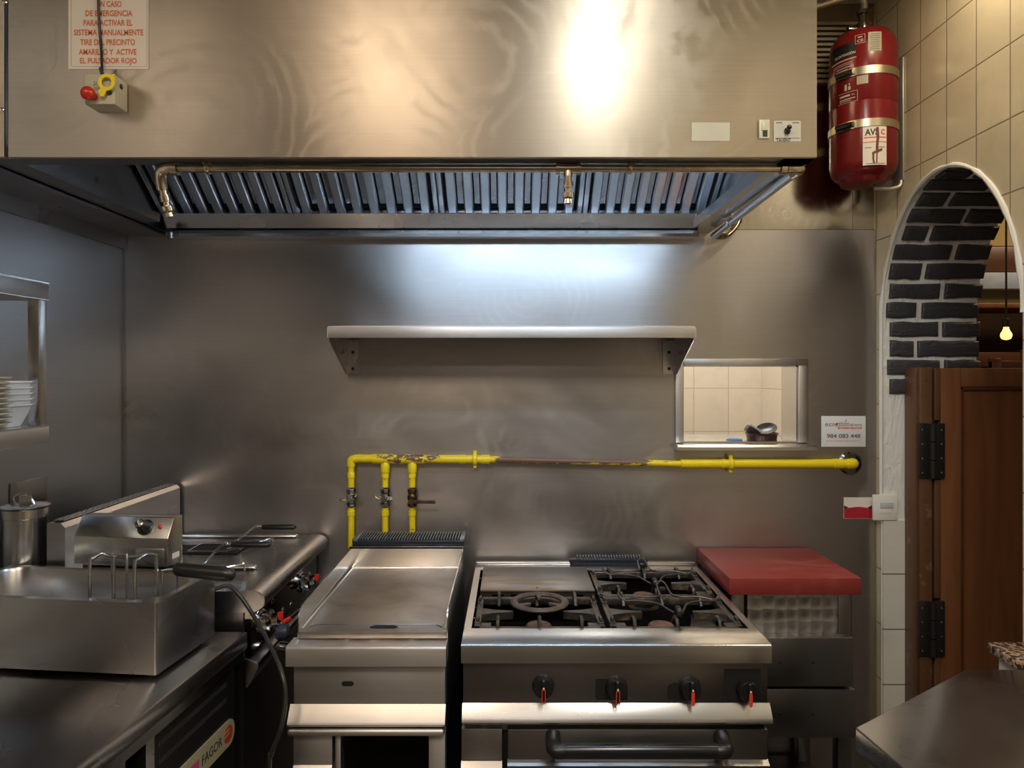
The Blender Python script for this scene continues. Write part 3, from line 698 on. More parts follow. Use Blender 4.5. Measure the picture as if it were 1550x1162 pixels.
# control plate with maker's lettering, switch and sticker
def PP(yy, z, d=.0): q = ed(yy, -.03); return V((q.x + d, yy, z))
bz, bh = .603, .034
pb = []
for k in range(13): a = -pi / 2 + pi * k / 12; pb.append(PP(1.885 - bh + bh * cos(a) * .9, bz + bh * sin(a)))
pb += [PP(1.53, bz + bh), PP(1.53, bz - bh)]
b = B().prism(pb, pn * .003); bp = obj('control_plate', b, worn('plate_cream', (.42, .38, .24), (.38, .34, .2), 6, .4, .6, .4), ct, 'cream oblong control plate with red emblem')
obj('lettering', B().text('FAGOR', .098, .024, PP(1.765, bz, .0032), pd, (0, 0, 1), bold=.01), INK, bp)
em = B().cyl(PP(1.846, bz, .003), PP(1.846, bz, .003) + pn * .0006, .022, n=28)
obj('emblem', em, plain('emblem_red', (.5, .05, .03), .5), bp)
eb = B()
for dz, L in ((.010, .022), (-.001, .022)):
    c = PP(1.846, bz + dz, .0038); eb.prism([c + pd * -.022 + V((0, 0, -.003)), c + pd * .0 + V((0, 0, .0)), c + pd * .008 + V((0, 0, .003)), c + pd * -.002 + V((0, 0, .003)), c + pd * -.021 + V((0, 0, .0015))], pn * .0003)
obj('emblem_bars', eb, plain('plate_cream_light', (.42, .38, .24), .4), bp)
b = B().prism([PP(1.585, bz - .025, .003), PP(1.612, bz - .025, .003), PP(1.612, bz + .025, .003), PP(1.585, bz + .025, .003)], pn * .008, .001); obj('power_switch', b, REDP, bp, 'red rocker switch')
b = B().prism([PP(1.64, bz - .02, .003), PP(1.70, bz - .022, .003), PP(1.705, bz + .012, .003), PP(1.67, bz + .014, .003), PP(1.64, bz + .004, .003)], pn * .0005); obj('sticker', b, plain('pink_sticker', (.5, .07, .2), .5), bp, 'torn pink sticker')
b = B().cyl(PP(1.555, bz, .003), PP(1.555, bz, .003) + pn * .006, .012); obj('dial', b, BLACK, bp)

# ================================================================== TABLETOP FRYER (turned about six degrees)
fo = V((-.797, 1.595, zc0)); fa = R(-6)
ft = thing('tabletop_fryer', 'large open steel tabletop fryer on the left counter', 'fryer', fo, fa)
hB = .175; w0, dD = -.575, .255
L = [rrect(w0, 0, 0, dD, z, .006, 5) for z in (.012, hB - .003)]
L.append(rrect(w0 - .003, .003, -.003, dD + .003, hB - .003, .008, 5)); L.append(rrect(w0 - .003, .003, -.003, dD + .003, hB, .008, 5))
L.append(rrect(w0 + .014, -.012, .012, dD - .012, hB + .001, .055, 5)); L.append(rrect(w0 + .018, -.016, .016, dD - .016, hB - .006, .053, 5))
L.append(rrect(w0 + .022, -.02, .02, dD - .02, .06, .05, 5)); L.append(rrect(w0 + .05, -.05, .05, dD - .05, .045, .03, 5))
obj('tank', B().loft(L), STEEL, ft, local=True)
for x in (w0 + .04, -.03):
    for y in (.03, dD - .03): obj('foot', B().cyl((x, y, 0), (x, y, .014), .012, n=14), BLACK, ft, local=True)
hx0_, hx1_ = -.375, -.115
prof = [(.228, .190), (.228, .262), (.258, .312), (.297, .312), (.297, .03), (.2625, .03), (.2625, .190)]
obj('control_head', B().prism([V((hx0_, y, z)) for y, z in prof], (hx1_ - hx0_, 0, 0), .002), COOLSTEEL, ft, local=True)
sd = V((0, .03, .05)).normalized(); sn = V((0, -.05, .03)).normalized(); kc = V((-.185, .243, .287))
kb = obj('dial', B().lathe([(.021, 0), (.021, .003), (.017, .006), (.0125, .02), (.0125, .03), (.011, .032)], kc, sn, 28), BLACK, ft, local=True)
obj('dial_cap', B().lathe([(.0105, .031), (.0105, .034), (.009, .035)], kc, sn, 24), CHROME, kb, local=True)
obj('indicator_light', B().lathe([(.0055, 0), (.0055, .003), (.002, .005)], V((-.145, .244, .289)), sn, 14), REDP, ft, local=True)
obj('lead_tag', B().box(hx1_, hx1_ + .001, .25, .28, .205, .219), PAPER, ft, local=True)
obj('hook_plate', B().box(-.20, -.125, .222, .228, .196, .236, .002), STEEL, ft, local=True)
# its basket: bent wire frame and a black handle
bk = thing('fryer_basket', 'wire fryer basket with thick black handle in the tabletop fryer', 'fryer basket', fo + V((-.2, .15, .05)), fa)
M6 = Mx.Translation(fo) @ Mx.Rotation(fa, 4, 'Z')
b = B()
for x in (-.205, -.092):
    b.tube([(x, .06, .066), (x, .06, .235), (x + .004, .066, .252), (x + .012, .085, .259), (x + .02, .105, .252), (x + .022, .11, .235), (x + .022, .11, .066)], .0042, 10, 5)
b.tube([(-.193, .085, .259), (-.17, .088, .252), (-.12, .088, .252), (-.08, .085, .259)], .0038, 10, 5)
b.tube([(-.158, .08, .066), (-.158, .08, .236), (-.154, .084, .254), (-.132, .084, .256), (-.126, .08, .24), (-.126, .08, .066)], .003, 8, 4)
for z in (.066, .10):
    b.tube([V((x, y, z)) for x, y in ((-.3, .045), (-.055, .045), (-.055, .2), (-.3, .2))], .002, 8, closed=True)
for k in range(13): b.tube([(-.3 + .02 * k, .045, .066), (-.3 + .02 * k, .2, .066)], .0012, 6)
for k in range(8): b.tube([(-.3, .05 + .02 * k, .064), (-.06, .05 + .02 * k, .064)], .0012, 6)
obj('wire_frame', b.xf(M6), STEEL, bk)
b = B().tube([(-.062, .12, .09), (-.062, .12, .198), (-.056, .12, .212), (-.02, .12, .217)], .0042, 10, 5).tube([(-.048, .16, .09), (-.048, .16, .19), (-.035, .15, .21), (-.01, .13, .215)], .003, 8, 5)
obj('handle_wire', b.xf(M6), STEEL, bk)
b = B().loft([[V((-.028 + .15 * t, .12 + .016 * w * cos(2 * pi * k / 16), .217 - .010 * t + .0165 * w * sin(2 * pi * k / 16))) for k in range(16)] for t, w in ((0, .75), (.03, .95), (.12, 1), (.85, 1.05), (.95, .9), (1, .45))])
obj('handle', b.xf(M6), BLACK, bk)

# ================================================================== LIDDED POT behind the fryer
pt = thing('lidded_pot', 'tall steel pot with flat lid in the left corner of the counter', 'pot', (-1.345, 1.965, zc0))
pz = Z(766, 1.965)
obj('pot_body', B().lathe([(.052, zc0 + .001), (.054, zc0 + .01), (.054, pz - .03), (.057, pz - .028), (.057, pz - .004), (.059, pz - .002), (.055, pz - .003), (.05, zc0 + .012)], (-1.345, 1.965, 0), n=40), COOLSTEEL, pt)
obj('lid', B().lathe([(.05, pz - .002), (.060, pz + .0), (.060, pz + .003), (.045, pz + .007), (.001, pz + .009)], (-1.345, 1.965, 0), n=40), COOLSTEEL, pt)
obj('lid_handle', B().tube([(-1.372, 1.965, pz + .006), (-1.374, 1.965, pz + .024), (-1.358, 1.965, pz + .034), (-1.335, 1.965, pz + .03), (-1.32, 1.965, pz + .006)], .003, 8, 5).box(-1.358, -1.325, 1.959, 1.963, pz + .006, pz + .03), CHROME, pt)

# ================================================================== GAS FRYER (faces right, against the back wall)
gx0, gx1, gy0, gy1, gz = -1.262, -.672, 1.935, 2.60, .95
gf = thing('gas_fryer', 'steel double gas fryer with sloping nose and vented flue', 'fryer', ((gx0 + gx1) / 2, 2.27, 0))
# rounded nose profile swept along y
def nose(y):
    pr_ = [(gx0 + .05, gz - .004), (gx1 - .065, gz - .004), (gx1 - .05, gz), (gx1 - .028, gz - .001)]
    for k in range(9): a = R(80 - 150 * k / 8); pr_.append((gx1 - .024 + .024 * cos(a), gz - .03 + .026 * sin(a)))
    pr_ += [(gx1 - .03, gz - .062), (gx0 + .05, gz - .062)]
    return [V((x, y, z)) for x, z in pr_]
obj('top', B().loft([nose(gy0), nose(gy1)]), TOPSTEEL, gf)
# raised rims of the two wells and dark slots where the baskets hang
many('well_rim', [B().box(gx0 + .06, gx1 - .10, y - .012, y + .012, gz - .004, gz + .008, .006, 3) for y in (2.155, 2.565)], COOLSTEEL, gf)
for yb_ in (2.0, 2.33):
    obj('fryer_well', B().box(gx0 + .1, gx1 - .23, yb_, yb_ + .11, gz - .003, gz + .0004), VOID, gf, 'dark oil well opening')
obj('cabinet', B().box(gx0 + .03, gx1 - .06, gy0 + .004, gy1, .12, gz - .062), DULLSTEEL, gf)
b = B().prism([V((gx1 - .04, gy0 + .01, gz - .062)), V((gx1 - .06, gy0 + .01, gz - .062)), V((gx1 - .06, gy0 + .01, .74)), V((gx1 - .062 + .02, gy0 + .01, .76))], (0, gy1 - gy0 - .012, 0))
cp = obj('control_panel', b, plain('mirror_panel', (.33, .31, .29), .09, 1), gf, 'mirror finish control panel')
b = B().prism([V((gx1 - .058, gy0 + .004, .762)), V((gx1 - .02, gy0 + .004, .748)), V((gx1 - .018, gy0 + .004, .735)), V((gx1 - .05, gy0 + .004, .68)), V((gx1 - .06, gy0 + .004, .68))], (0, gy1 - gy0 - .006, 0), .002)
obj('drip_rail', b, DULLSTEEL, gf)
for yk in (2.03, 2.41):
    k = obj('dial', B().lathe([(.036, 0), (.036, .004), (.028, .008), (.026, .02), (.030, .022), (.030, .03), (.02, .034), (.018, .05), (.015, .052)], (gx1 - .042, yk, .832), (1, 0, .1), 28), CHROME, cp)
    obj('pointer', B().box(gx1 + .006, gx1 + .02, yk - .004, yk + .004, .836, .858, .001), REDP, k)
many('bolt', [B().lathe([(.009, 0), (.009, .003), (.003, .006)], (gx1 - .042, y, z), (1, 0, 0), 14) for (y, z) in ((1.99, .876), (2.12, .86), (2.22, .80), (2.3, .79), (2.1, .80))], CHROME, cp)
obj('tap', B().cyl((gx1 - .02, 2.12, .725), (gx1 + .005, 2.12, .722), .014).cyl((gx1 + .005, 2.12, .722), (gx1 + .012, 2.12, .722), .008), CHROME, gf)
lv = obj('drain_lever', B().cyl((gx1 - .04, 2.06, .80), (gx1 - .005, 2.1, .80), .007), CHROME, cp)
obj('red_sleeve', B().cyl((gx1 - .008, 2.095, .80), (gx1 + .006, 2.13, .803), .008), REDP, lv)
obj('lever_grip', B().cyl((gx1 + .004, 2.13, .803), (gx1 + .018, 2.2, .808), .0065).cyl((gx1 + .018, 2.2, .808), (gx1 + .026, 2.25, .812), .009), BLACK, lv)
obj('knob_grip', B().lathe([(.018, 0), (.022, .006), (.022, .03), (.014, .036)], (gx1 + .0, 2.03, .80), (1, .15, 0), 20), plain('dark_blue_grip', (.03, .035, .06), .4), cp)
many('leg', [B().cyl((x, y, 0), (x, y, .13), .02) for x in (gx1 - .09, gx0 + .09) for y in (gy0 + .05, gy1 - .05)], STEEL, gf)
fx0, fx1 = -1.262, -1.213; fz1 = 1.132
b = B().prism([V((fx0, gy0 - .005, .9)), V((fx1, gy0 - .005, .9)), V((fx1, gy0 - .005, fz1 - .012)), V((fx1 - .012, gy0 - .005, fz1)), V((fx0, gy0 - .005, fz1))], (0, gy1 - gy0 + .005, 0))
fl = obj('flue', b, STEEL, gf)
b = B().box(fx0 + .006, fx1 - .016, gy0 + .02, gy1 - .02, fz1 + .0003, fz1 + .001); obj('flue_opening', b, VOID, fl)
b = B()
for k in range(23): 
    y = gy0 + .02 + .62 * k / 22; b.cyl((fx0 + .006, y, fz1 + .003), (fx1 - .016, y, fz1 + .003), .0025, n=8)
for x in (fx0 + .008, (fx0 + fx1) / 2 - .005, fx1 - .018): b.cyl((x, gy0 + .015, fz1 + .0035), (x, gy1 - .015, fz1 + .0035), .0025, n=8)
obj('flue_grille', b, DULLSTEEL, fl)
# two baskets hanging in the gas fryer
def hang(px0, py, Y, lab):
    h = W(px0, py, Y)
    o = thing('fryer_basket', lab, 'fryer basket', (h.x - .1, Y, gz), 0, 'baskets of the gas fryer')
    b = B()
    for d in (0, .012):
        b.tube([(h.x - .098, Y + d - .006, gz + .012), (h.x - .022, Y + d - .006, h.z - .004), (h.x - .006, Y + d - .006, h.z), (h.x + .01, Y + d - .006, h.z)], .0028, 8, 4)
    b.tube([(h.x - .10, Y - .03, gz + .008), (h.x + .01, Y + .05, gz + .022), (h.x + .022, Y + .055, gz + .02), (h.x + .024, Y + .055, gz + .002)], .003, 8, 4)
    b.tube([(h.x - .08, Y - .02, gz + .001), (h.x - .08, Y - .02, gz + .022), (h.x - .066, Y - .01, gz + .022), (h.x - .064, Y - .01, gz + .001)], .0025, 8, 3)
    obj('handle_wire', b, CHROME, o)
    r = B()
    r.tube([(h.x - .22, Y - .05, gz + .006), (h.x - .09, Y - .05, gz + .006), (h.x - .02, Y + .05, gz + .006), (h.x - .22, Y + .05, gz + .006)], .003, 8, closed=True)
    obj('basket_rim', r, STEEL, o)
    g_ = B().loft([[V((h.x + .005 + .115 * t, Y + .011 * w * cos(2 * pi * k / 14), h.z - .002 + .0085 * w * sin(2 * pi * k / 14))) for k in range(14)] for t, w in ((0, .7), (.05, 1), (.9, 1.05), (.97, .8), (1, .4))])
    obj('handle', g_, BLACK, o)
hang(347, 823, 2.06, 'wire basket with thin black handle in the nearer well of the gas fryer')
hang(394, 796.5, 2.38, 'wire basket with thin black handle in the farther well, by the back wall')
# mains lead of the tabletop fryer
tag(obj('power_cord', B().tube([W(322, 893, 1.86), W(345, 886, 1.88), W(362, 900, 1.885), W(384, 932, 1.87), W(408, 975, 1.80), W(427, 1020, 1.74), W(432, 1060, 1.72), W(424, 1105, 1.70), W(411, 1140, 1.70), W(407, 1180, 1.70), V((X(400, 1.7), 1.7, .02))], .0055, 10, 8), CABLE), 'black mains cord hanging from the tabletop fryer down beside the griddle', 'cable')
# ================================================================== GRIDDLE
ax0, ax1, ay = -.568, -.165, 1.787
gr = thing('gas_griddle', 'freestanding steel gas griddle with smooth plate and dark flue grille', 'griddle', ((ax0 + ax1) / 2, 2.2, 0))
obj('body', B().box(ax0 + .012, ax1 - .006, ay + .06, 2.565, .60, .852), DULLSTEEL, gr)
obj('front_ledge', B().prism([V((ax0, ay + .07, .85)), V((ax0, ay + .005, .85)), V((ax0, ay + .001, .847)), V((ax0, ay, .843)), V((ax0, ay, .802)), V((ax0, ay + .07, .802))], (ax1 - ax0, 0, 0)), GRIDSTEEL, gr)
cp = obj('control_panel', B().box(ax0 + .014, ax1 - .004, ay + .022, ay + .06, .69, .802, .001), GRIDSTEEL, gr)
zz = Z(1035, ay + .02); xx = X(526, ay + .02)
obj('panel_slot', B().prism([V((xx + sx * .009 + .0065 * cos(a), ay + .0215, zz + .0065 * sin(a))) for sx, a in [(1, R(-90 + 22.5 * k)) for k in range(9)] + [(-1, R(90 + 22.5 * k)) for k in range(9)]], (0, .001, 0)), VOID, cp)
obj('lower_lip', B().prism([V((ax0 + .005, ay + .022, .698)), V((ax0 + .005, ay - .004, .664)), V((ax0 + .005, ay - .006, .658)), V((ax0 + .005, ay - .002, .652)), V((ax0 + .005, ay + .03, .652))], (ax1 - ax0 - .007, 0, 0)), GRIDSTEEL, gr)
obj('trim_strip', B().box(ax0 + .004, ax1 - .003, ay - .006, ay + .03, .628, .646, .007, 3), GRIDSTEEL, gr)
b = B().box(ax0 + .016, X(503, 1.8), ay + .012, ay + .04, .545, .628, .001).prism([V((ax0 + .016, ay + .012, .548)), V((ax0 + .016, ay - .004, .53)), V((ax0 + .016, ay - .004, .524)), V((ax0 + .016, ay + .03, .524))], (X(503, 1.8) - ax0 - .016, 0, 0)).box(ax0 + .016, X(503, 1.8), ay + .012, ay + .04, .05, .524)
obj('base_panel', b, GRIDSTEEL, gr)
many('base_post', [B().box(X(508, 1.8), X(516, 1.8), ay + .01, ay + .05, .05, .628, .001), B().box(X(649, 1.8), ax1 - .003, ay + .012, ay + .05, .05, .628, .001)], GRIDSTEEL, gr)
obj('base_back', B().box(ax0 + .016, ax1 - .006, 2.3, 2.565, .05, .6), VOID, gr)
px0, px1, pf, pb_ = -.551, -.168, 1.842, 2.43
pl = obj('griddle_plate', B().box(px0, px1, pf, pb_, .853, .87, .002), GRIDDLE, gr)
b = B().box(px0 + .012, px1 - .012, pf + .045, pf + .05, .8702, .8712, .0004)
obj('plate_groove', B().tube([(px0 + .02, pf + .03, .8705), (px0 + .03, pf + .045, .8705), (px0 + .06, pf + .05, .8705), (px1 - .06, pf + .05, .8705), (px1 - .03, pf + .045, .8705), (px1 - .015, pf + .03, .8705)], .0016, 6, 4), DULLSTEEL, pl)
yy = pf + .034; x0, x1 = X(560, yy), X(602, yy)
b = B().prism([V((x, y, .8701)) for x, y in ((x0, yy - .006), (x0 + .008, yy - .012), (x1 - .008, yy - .012), (x1, yy - .006), (x1, yy + .002), (x1 - .012, yy + .012), (x0 + .012, yy + .012), (x0, yy + .002))], (0, 0, .0006))
obj('grease_slot', b, VOID, pl)
zt = .928
b = B()
for x in (px0 - .003, px1): b.prism([V((x, pf, .853)), V((x, pf, zt - .03)), V((x, pf + .003, zt - .018)), V((x, pf + .012, zt - .006)), V((x, pf + .03, zt)), V((x, pb_, zt + .005)), V((x, pb_, .853))], (.003, 0, 0))
b.box(px0 - .003, px1 + .003, pb_, pb_ + .003, .853, .944).box(px0 - .003, px1 + .003, pb_, pb_ + .012, .938, .946, .001)
b.tube([(px0 + .004, pf + .01, .872), (px0 + .006, pb_, .872), (px1 - .006, pb_, .872), (px1 - .004, pf + .01, .872)], .005, 8)
obj('splash_guard', b, COOLSTEEL, gr)
vx0, vx1 = X(533, 2.445), X(702.5, 2.445)
fl = obj('flue_cover', B().box(vx0, vx1, 2.445, 2.57, .94, .962, .003), NAVY, gr, 'dark enamelled flue cover')
obj('flue_slots', B().box(vx0 + .016, vx1 - .014, 2.453, 2.564, .9615, .9622), VOID, fl)
b = B(); n = 36
for k in range(n):
    x = vx0 + .024 + (vx1 - vx0 - .046) * k / (n - 1); b.box(x - .0022, x + .0022, 2.453, 2.564, .961, .9685, .001, 1)
b.box(vx0, vx0 + .018, 2.445, 2.57, .961, .9685, .001).box(vx1 - .016, vx1, 2.445, 2.57, .961, .9685, .001)
obj('flue_fins', b, NAVYRIB, fl)

# ================================================================== GAS RANGE
rx0, rx1, rf, rbk, rz = -.128, .663, 1.808, 2.575, .85
rg = thing('gas_range', 'four burner steel gas range with oven and four black knobs', 'gas range', ((rx0 + rx1) / 2, 2.2, 0))
wxa, wxb, wya, wyb = -.108, .642, 1.922, 2.49
b = B().prism([V((rx0, wya, rz)), V((rx0, rf + .006, rz)), V((rx0, rf + .0015, rz - .003)), V((rx0, rf, rz - .008)), V((rx0, rf, rz - .048)), V((rx0, wya, rz - .048))], (rx1 - rx0, 0, 0))
b.box(rx0, wxa, wya, rbk, rz - .048, rz).box(wxb, rx1, wya, rbk, rz - .048, rz).box(wxa, wxb, wyb, rbk, rz - .048, rz).box(rx0, rx1, rbk - .03, rbk, rz, rz + .01, .004)
obj('worktop', b, COOLSTEEL, rg)
b = B().box(wxa, wxb, wya, wyb, .745, .75).box(wxa - .001, wxa + .001, wya, wyb, .75, .846).box(wxb - .001, wxb + .001, wya, wyb, .75, .846).box(wxa, wxb, wyb - .001, wyb + .001, .75, .846).box(.264, .268, wya, wyb, .75, .835)
obj('burner_well', b, WELL, rg)
many('screw', [B().lathe([(.004, 0), (.004, .002), (.001, .003)], (wxa + .0012, y, .838), (1, 0, 0), 10) for y in (1.945, 2.03, 2.12, 2.42)], CHROME, rg)
for cx, cy in ((.08, 2.06), (.435, 2.06), (.435, 2.335)):
    k = obj('burner', B().lathe([(.05, .75), (.05, .775), (.036, .78), (.036, .79)], (cx, cy, 0), n=28), CAST, rg)
    obj('burner_cap', B().lathe([(.03, .79), (.037, .793), (.038, .807), (.033, .812), (.0, .813)], (cx, cy, 0), n=28), RUST, k)
b = B().prism([V((.50, 1.99, .752)), V((.60, 1.99, .752)), V((.60, 2.15, .752)), V((.55, 2.17, .752))], (0, 0, .05))
obj('heat_shield', b, DULLSTEEL, rg)
b = B().box(rx0 + .004, rx1 - .003, rf + .026, rbk, .62, .743); obj('body', b, DULLSTEEL, rg)
cp = obj('control_panel', B().box(rx0 + .004, rx1 - .004, rf + .020, rf + .03, .686, .802, .001), DULLSTEEL, rg)
yk = rf + .02
def patch(p): return B().prism([V((X(a, yk), yk - .0006, Z(c, yk))) for a, c in p], (0, .0004, 0))
obj('label_residue', patch([(901.5, 1027), (917, 1027), (950, 1040), (950, 1059), (903, 1059), (901.5, 1056)]), VOID, cp, 'black patch of torn label')
obj('label_residue', patch([(1010, 1040), (1013, 1036), (1022, 1032), (1040, 1040), (1052, 1052), (1050, 1060), (1012, 1059), (1010, 1054)]), VOID, cp, 'black patch of torn label')
obj('label_residue', patch([(1096, 1012), (1150, 1012), (1151.5, 1015), (1151.5, 1060), (1103, 1060), (1099, 1051), (1095, 1048)]), VOID, cp, 'black square of torn label')
for i, (kx, ky) in enumerate(((822, 1037), (932.5, 1039), (1044, 1040), (1130, 1042))):
    q = W(kx, ky, yk)
    k = obj('knob', B().lathe([(.0285, 0), (.0285, .003), (.027, .006), (.0255, .02), (.024, .023), (.001, .024)], (q.x, yk, q.z), (0, -1, 0), 36), BLACK, rg)
    kg = B().box(q.x - .0055, q.x + .0055, yk - .034, yk - .022, q.z - .027, q.z + .0265, .004, 3)
    obj('knob_grip', kg, BLACK, k)
    pr_ = []
    for sgn, a0 in ((1, 0), (-1, 180)):
        for j in range(7): a = R(a0 + 30 * j); pr_.append((q.x + .0042 * cos(a), q.z - .014 + sgn * .0135 + .0042 * sin(a)))
    if i < 2:
        obj('pointer', B().tube([(x, yk - .0345, z) for x, z in pr_], .0012, 6, closed=True), plain('pointer_red', (.75, .06, .03), .4), k)
    else:
        obj('pointer', B().prism([V((x, yk - .0352, z)) for x, z in pr_], (0, .002, 0)), MATS['pointer_red'], k)
    obj('pointer_dot', B().lathe([(.0026, 0), (.0026, .0015), (.001, .002)], (q.x, yk - .034, q.z + .0065), (0, -1, 0), 12), CREAMP, k)
obj('lower_lip', B().prism([V((rx0 + .002, rf + .020, .692)), V((rx0 + .002, rf - .002, .662)), V((rx0 + .002, rf - .005, .653)), V((rx0 + .002, rf - .002, .648)), V((rx0 + .002, rf + .03, .648))], (rx1 - rx0 - .0, 0, 0)), STEEL, rg)
dz_ = .632
sp_ = obj('side_panel', B().box(rx0, X(760, 1.81), rf + .006, rf + .04, .548, dz_, .002).prism([V((rx0, rf + .008, .552)), V((rx0, rf - .006, .538)), V((rx0, rf - .006, .53)), V((rx0, rf + .03, .53))], (X(760, 1.81) - rx0, 0, 0)).box(rx0, X(760, 1.81), rf + .006, rf + .04, .15, .53), STEEL, rg)
dx_ = X(768, 1.81)
dr = obj('oven_door', B().box(dx_, rx1 - .008, rf + .004, rf + .045, .16, dz_, .004).prism([V((dx_, rf + .006, .556)), V((dx_, rf - .010, .546)), V((dx_, rf - .010, .538)), V((dx_, rf + .02, .538))], (rx1 - .008 - dx_, 0, 0)), DULLSTEEL, rg)
hy = rf - .045
for px in (845, 1094):
    x = X(px, hy); s = 1 if px < 1000 else -1
    obj('handle_bracket', B().tube([(x - s * .01, rf + .006, Z(1112, rf)), (x - s * .012, rf - .02, Z(1120, rf)), (x - s * .008, hy, Z(1136, hy)), (x + s * .02, hy, Z(1136, hy))], [.019, .018, .018, .0165], 14, 4), BLACKM, dr)
obj('handle', B().cyl((X(855, hy), hy, Z(1136, hy)), (X(1085, hy), hy, Z(1136, hy)), .0175, n=28), worn('worn_black_handle', (.012, .013, .016), (.13, .1, .085), 14, .68, .72, .2), dr)
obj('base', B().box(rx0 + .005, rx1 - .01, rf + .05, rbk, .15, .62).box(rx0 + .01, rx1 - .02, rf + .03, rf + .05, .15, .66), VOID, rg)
many('foot', [B().cyl((x, y, 0), (x, y, .15), .022) for x in (rx0 + .05, rx1 - .06) for y in (rf + .09, rbk - .06)], STEEL, rg)
fl = obj('flue', B().box(X(862, 2.55), X(980, 2.55), 2.545, 2.575, .835, .872, .002).box(X(866, 2.55), X(972, 2.55), 2.535, 2.546, .835, .86, .002), NAVY, rg, 'dark enamelled flue')
b = B()
for k in range(23): x = X(874, 2.56) + (X(968, 2.56) - X(874, 2.56)) * k / 22; b.box(x - .003, x + .003, 2.553, 2.573, .872, .882, .001, 1)
obj('flue_teeth', b, NAVYRIB, fl)

def grate(x0, x1, y0, y1, z0=.826, z1=.847):
    b = B(); w = .018
    b.box(x0, x1, y0, y0 + w, z0, z1, .003).box(x0, x1, y1 - w, y1, z0, z1, .003)
    b.box(x0, x0 + w, y0, y1, z0, z1, .003).box(x1 - w, x1, y0, y1, z0, z1, .003)
    cx, cy = (x0 + x1) / 2, (y0 + y1) / 2
    # middle bars that flare into the side rails
    for s, xa in ((1, x0 + w), (-1, x1 - w)):
        b.prism([V((xa - s * .004, cy - .034, z0)), V((xa + s * .03, cy - .012, z0)), V((xa + s * .09, cy - .009, z0)), V((xa + s * .09, cy + .009, z0)), V((xa + s * .03, cy + .012, z0)), V((xa - s * .004, cy + .034, z0))], (0, 0, z1 - z0), .003)
        b.box(xa - s * .004, xa + s * .028, y0 + w - .004, y0 + w + .035, z0, z1 - .002, .003)
    def prong(x, y, dx, dy):
        d = V((dx, dy, 0)); p = V((x, y, z1 - .004))
        b.tube([p, p + d * .004 + V((0, 0, .016)), p + d * .014 + V((0, 0, .021)), p + d * .04 + V((0, 0, .018)), p + d * .062 + V((0, 0, -.004))], .0052, 8, 3)
    for ox in (-.32, 0, .32):
        xx = cx + ox * (x1 - x0)
        if ox or True: prong(xx, y0 + w / 2, 0, 1); prong(xx, y1 - w / 2, 0, -1)
    for x in (x0 + w / 2, x1 - w / 2):
        for y in (y0 + .05, y1 - .05):
            b.box(x - .009, x + .009, y - .016, y + .016, z1 - .003, z1 + .004, .003)
            b.box(x - .0045, x + .0045, y - .012, y + .012, z1, z1 + .016, .004)
    return b
gl = (((-.102, .258, 1.93, 2.205), 'cast iron pan support under the round wok ring, front left'),
      ((.272, .636, 1.93, 2.203), 'cast iron pan support with wire trivet, at the front right burner'),
      ((.272, .636, 2.211, 2.484), 'cast iron pan support with wire trivet, at the back right burner'))
for a, lab in gl:
    o = thing('pan_support', lab, 'pan support', ((a[0] + a[1]) / 2, (a[2] + a[3]) / 2, .826), 0, 'cast iron pan supports of the range')
    obj('grate', grate(*a), CASTWORN, o)
wr = thing('wok_ring', 'round brown cast iron wok ring on the front left burner', 'wok ring', (.082, 2.07, .868))
b = B().ring((.082, 2.07, .873), .074, .0115, n=48, m=12, flat=.55)
for a in (90, 210, 330):
    u = V((cos(R(a)), sin(R(a)), 0)); v = V((-u.y, u.x, 0)); c = V((.082, 2.07, .868))
    b.prism([c + u * .07 - v * .011, c + u * .07 + v * .011, c + u * .03 + v * .004, c + u * .03 - v * .004], (0, 0, .009), .002)
obj('ring', b, RUSTRING, wr)
hp_ = thing('hot_plate', 'smooth steel hot plate covering the back left burner', 'hot plate', (.08, 2.36, .85))
obj('plate', B().box(-.098, .262, 2.226, 2.495, .851, .860, .002), HOTPLATE, hp_)
b = B(); xs_ = [-.098, -.062, -.026, -.002, .034, .058, .094, .118, .154, .226, .262]
b.box(-.098, .262, 2.228, 2.232, .846, .852)
for a, c in ((-.098, -.06), (-.024, -.002), (.034, .058), (.094, .118), (.154, .192), (.226, .262)): b.box(a, c, 2.228, 2.232, .836, .847)
obj('skirt', b, CASTWORN, hp_)
obj('plate_hole', B().cyl((.082, 2.25, .8602), (.082, 2.25, .8606), .004), VOID, hp_)
def trivet(cx, cy, lab, tw):
    o = thing('wire_trivet', lab, 'trivet', (cx, cy, .868), 0, 'wire trivets on the range'); z = .876
    b = B(); ry = .115; rx = .14
    for s in (-1, 1):
        b.tube([(cx + s * .012, cy - ry, z), (cx + s * .022, cy - ry + .025, z), (cx + s * .045, cy - .045, z + .003), (cx + s * .095, cy - .022, z + .004), (cx + s * .125, cy - .012, z), (cx + s * .142, cy - .004, z + .006), (cx + s * .150, cy + .008, z + .016)], .0031, 8, 5)
        b.tube([(cx + s * .125, cy - .004, z + .001), (cx + s * .09, cy + .012, z + .004), (cx + s * .035, cy + .016, z + .003), (cx + s * .018, cy + .05, z), (cx + s * .014, cy + ry - .008, z + .01), (cx + s * .006, cy + ry, z + .018), (cx, cy + ry + .001, z + .02)], .0031, 8, 5)
    obj('wire', b, WIRE, o)
    many('wire_binding', [B().lathe([(.014, -.008), (.017, -.004), (.017, .004), (.014, .008)], (cx, cy - ry, z + .002), (1, 0, 0), 14), B().box(cx - .01, cx + .01, cy + ry - .03, cy + ry - .012, z - .006, z + .008, .004)], BLACKM, o)
trivet(.463, 2.085, 'bent wire trivet on the front right burner', 0)
trivet(.452, 2.355, 'bent wire trivet on the back right burner', 0)

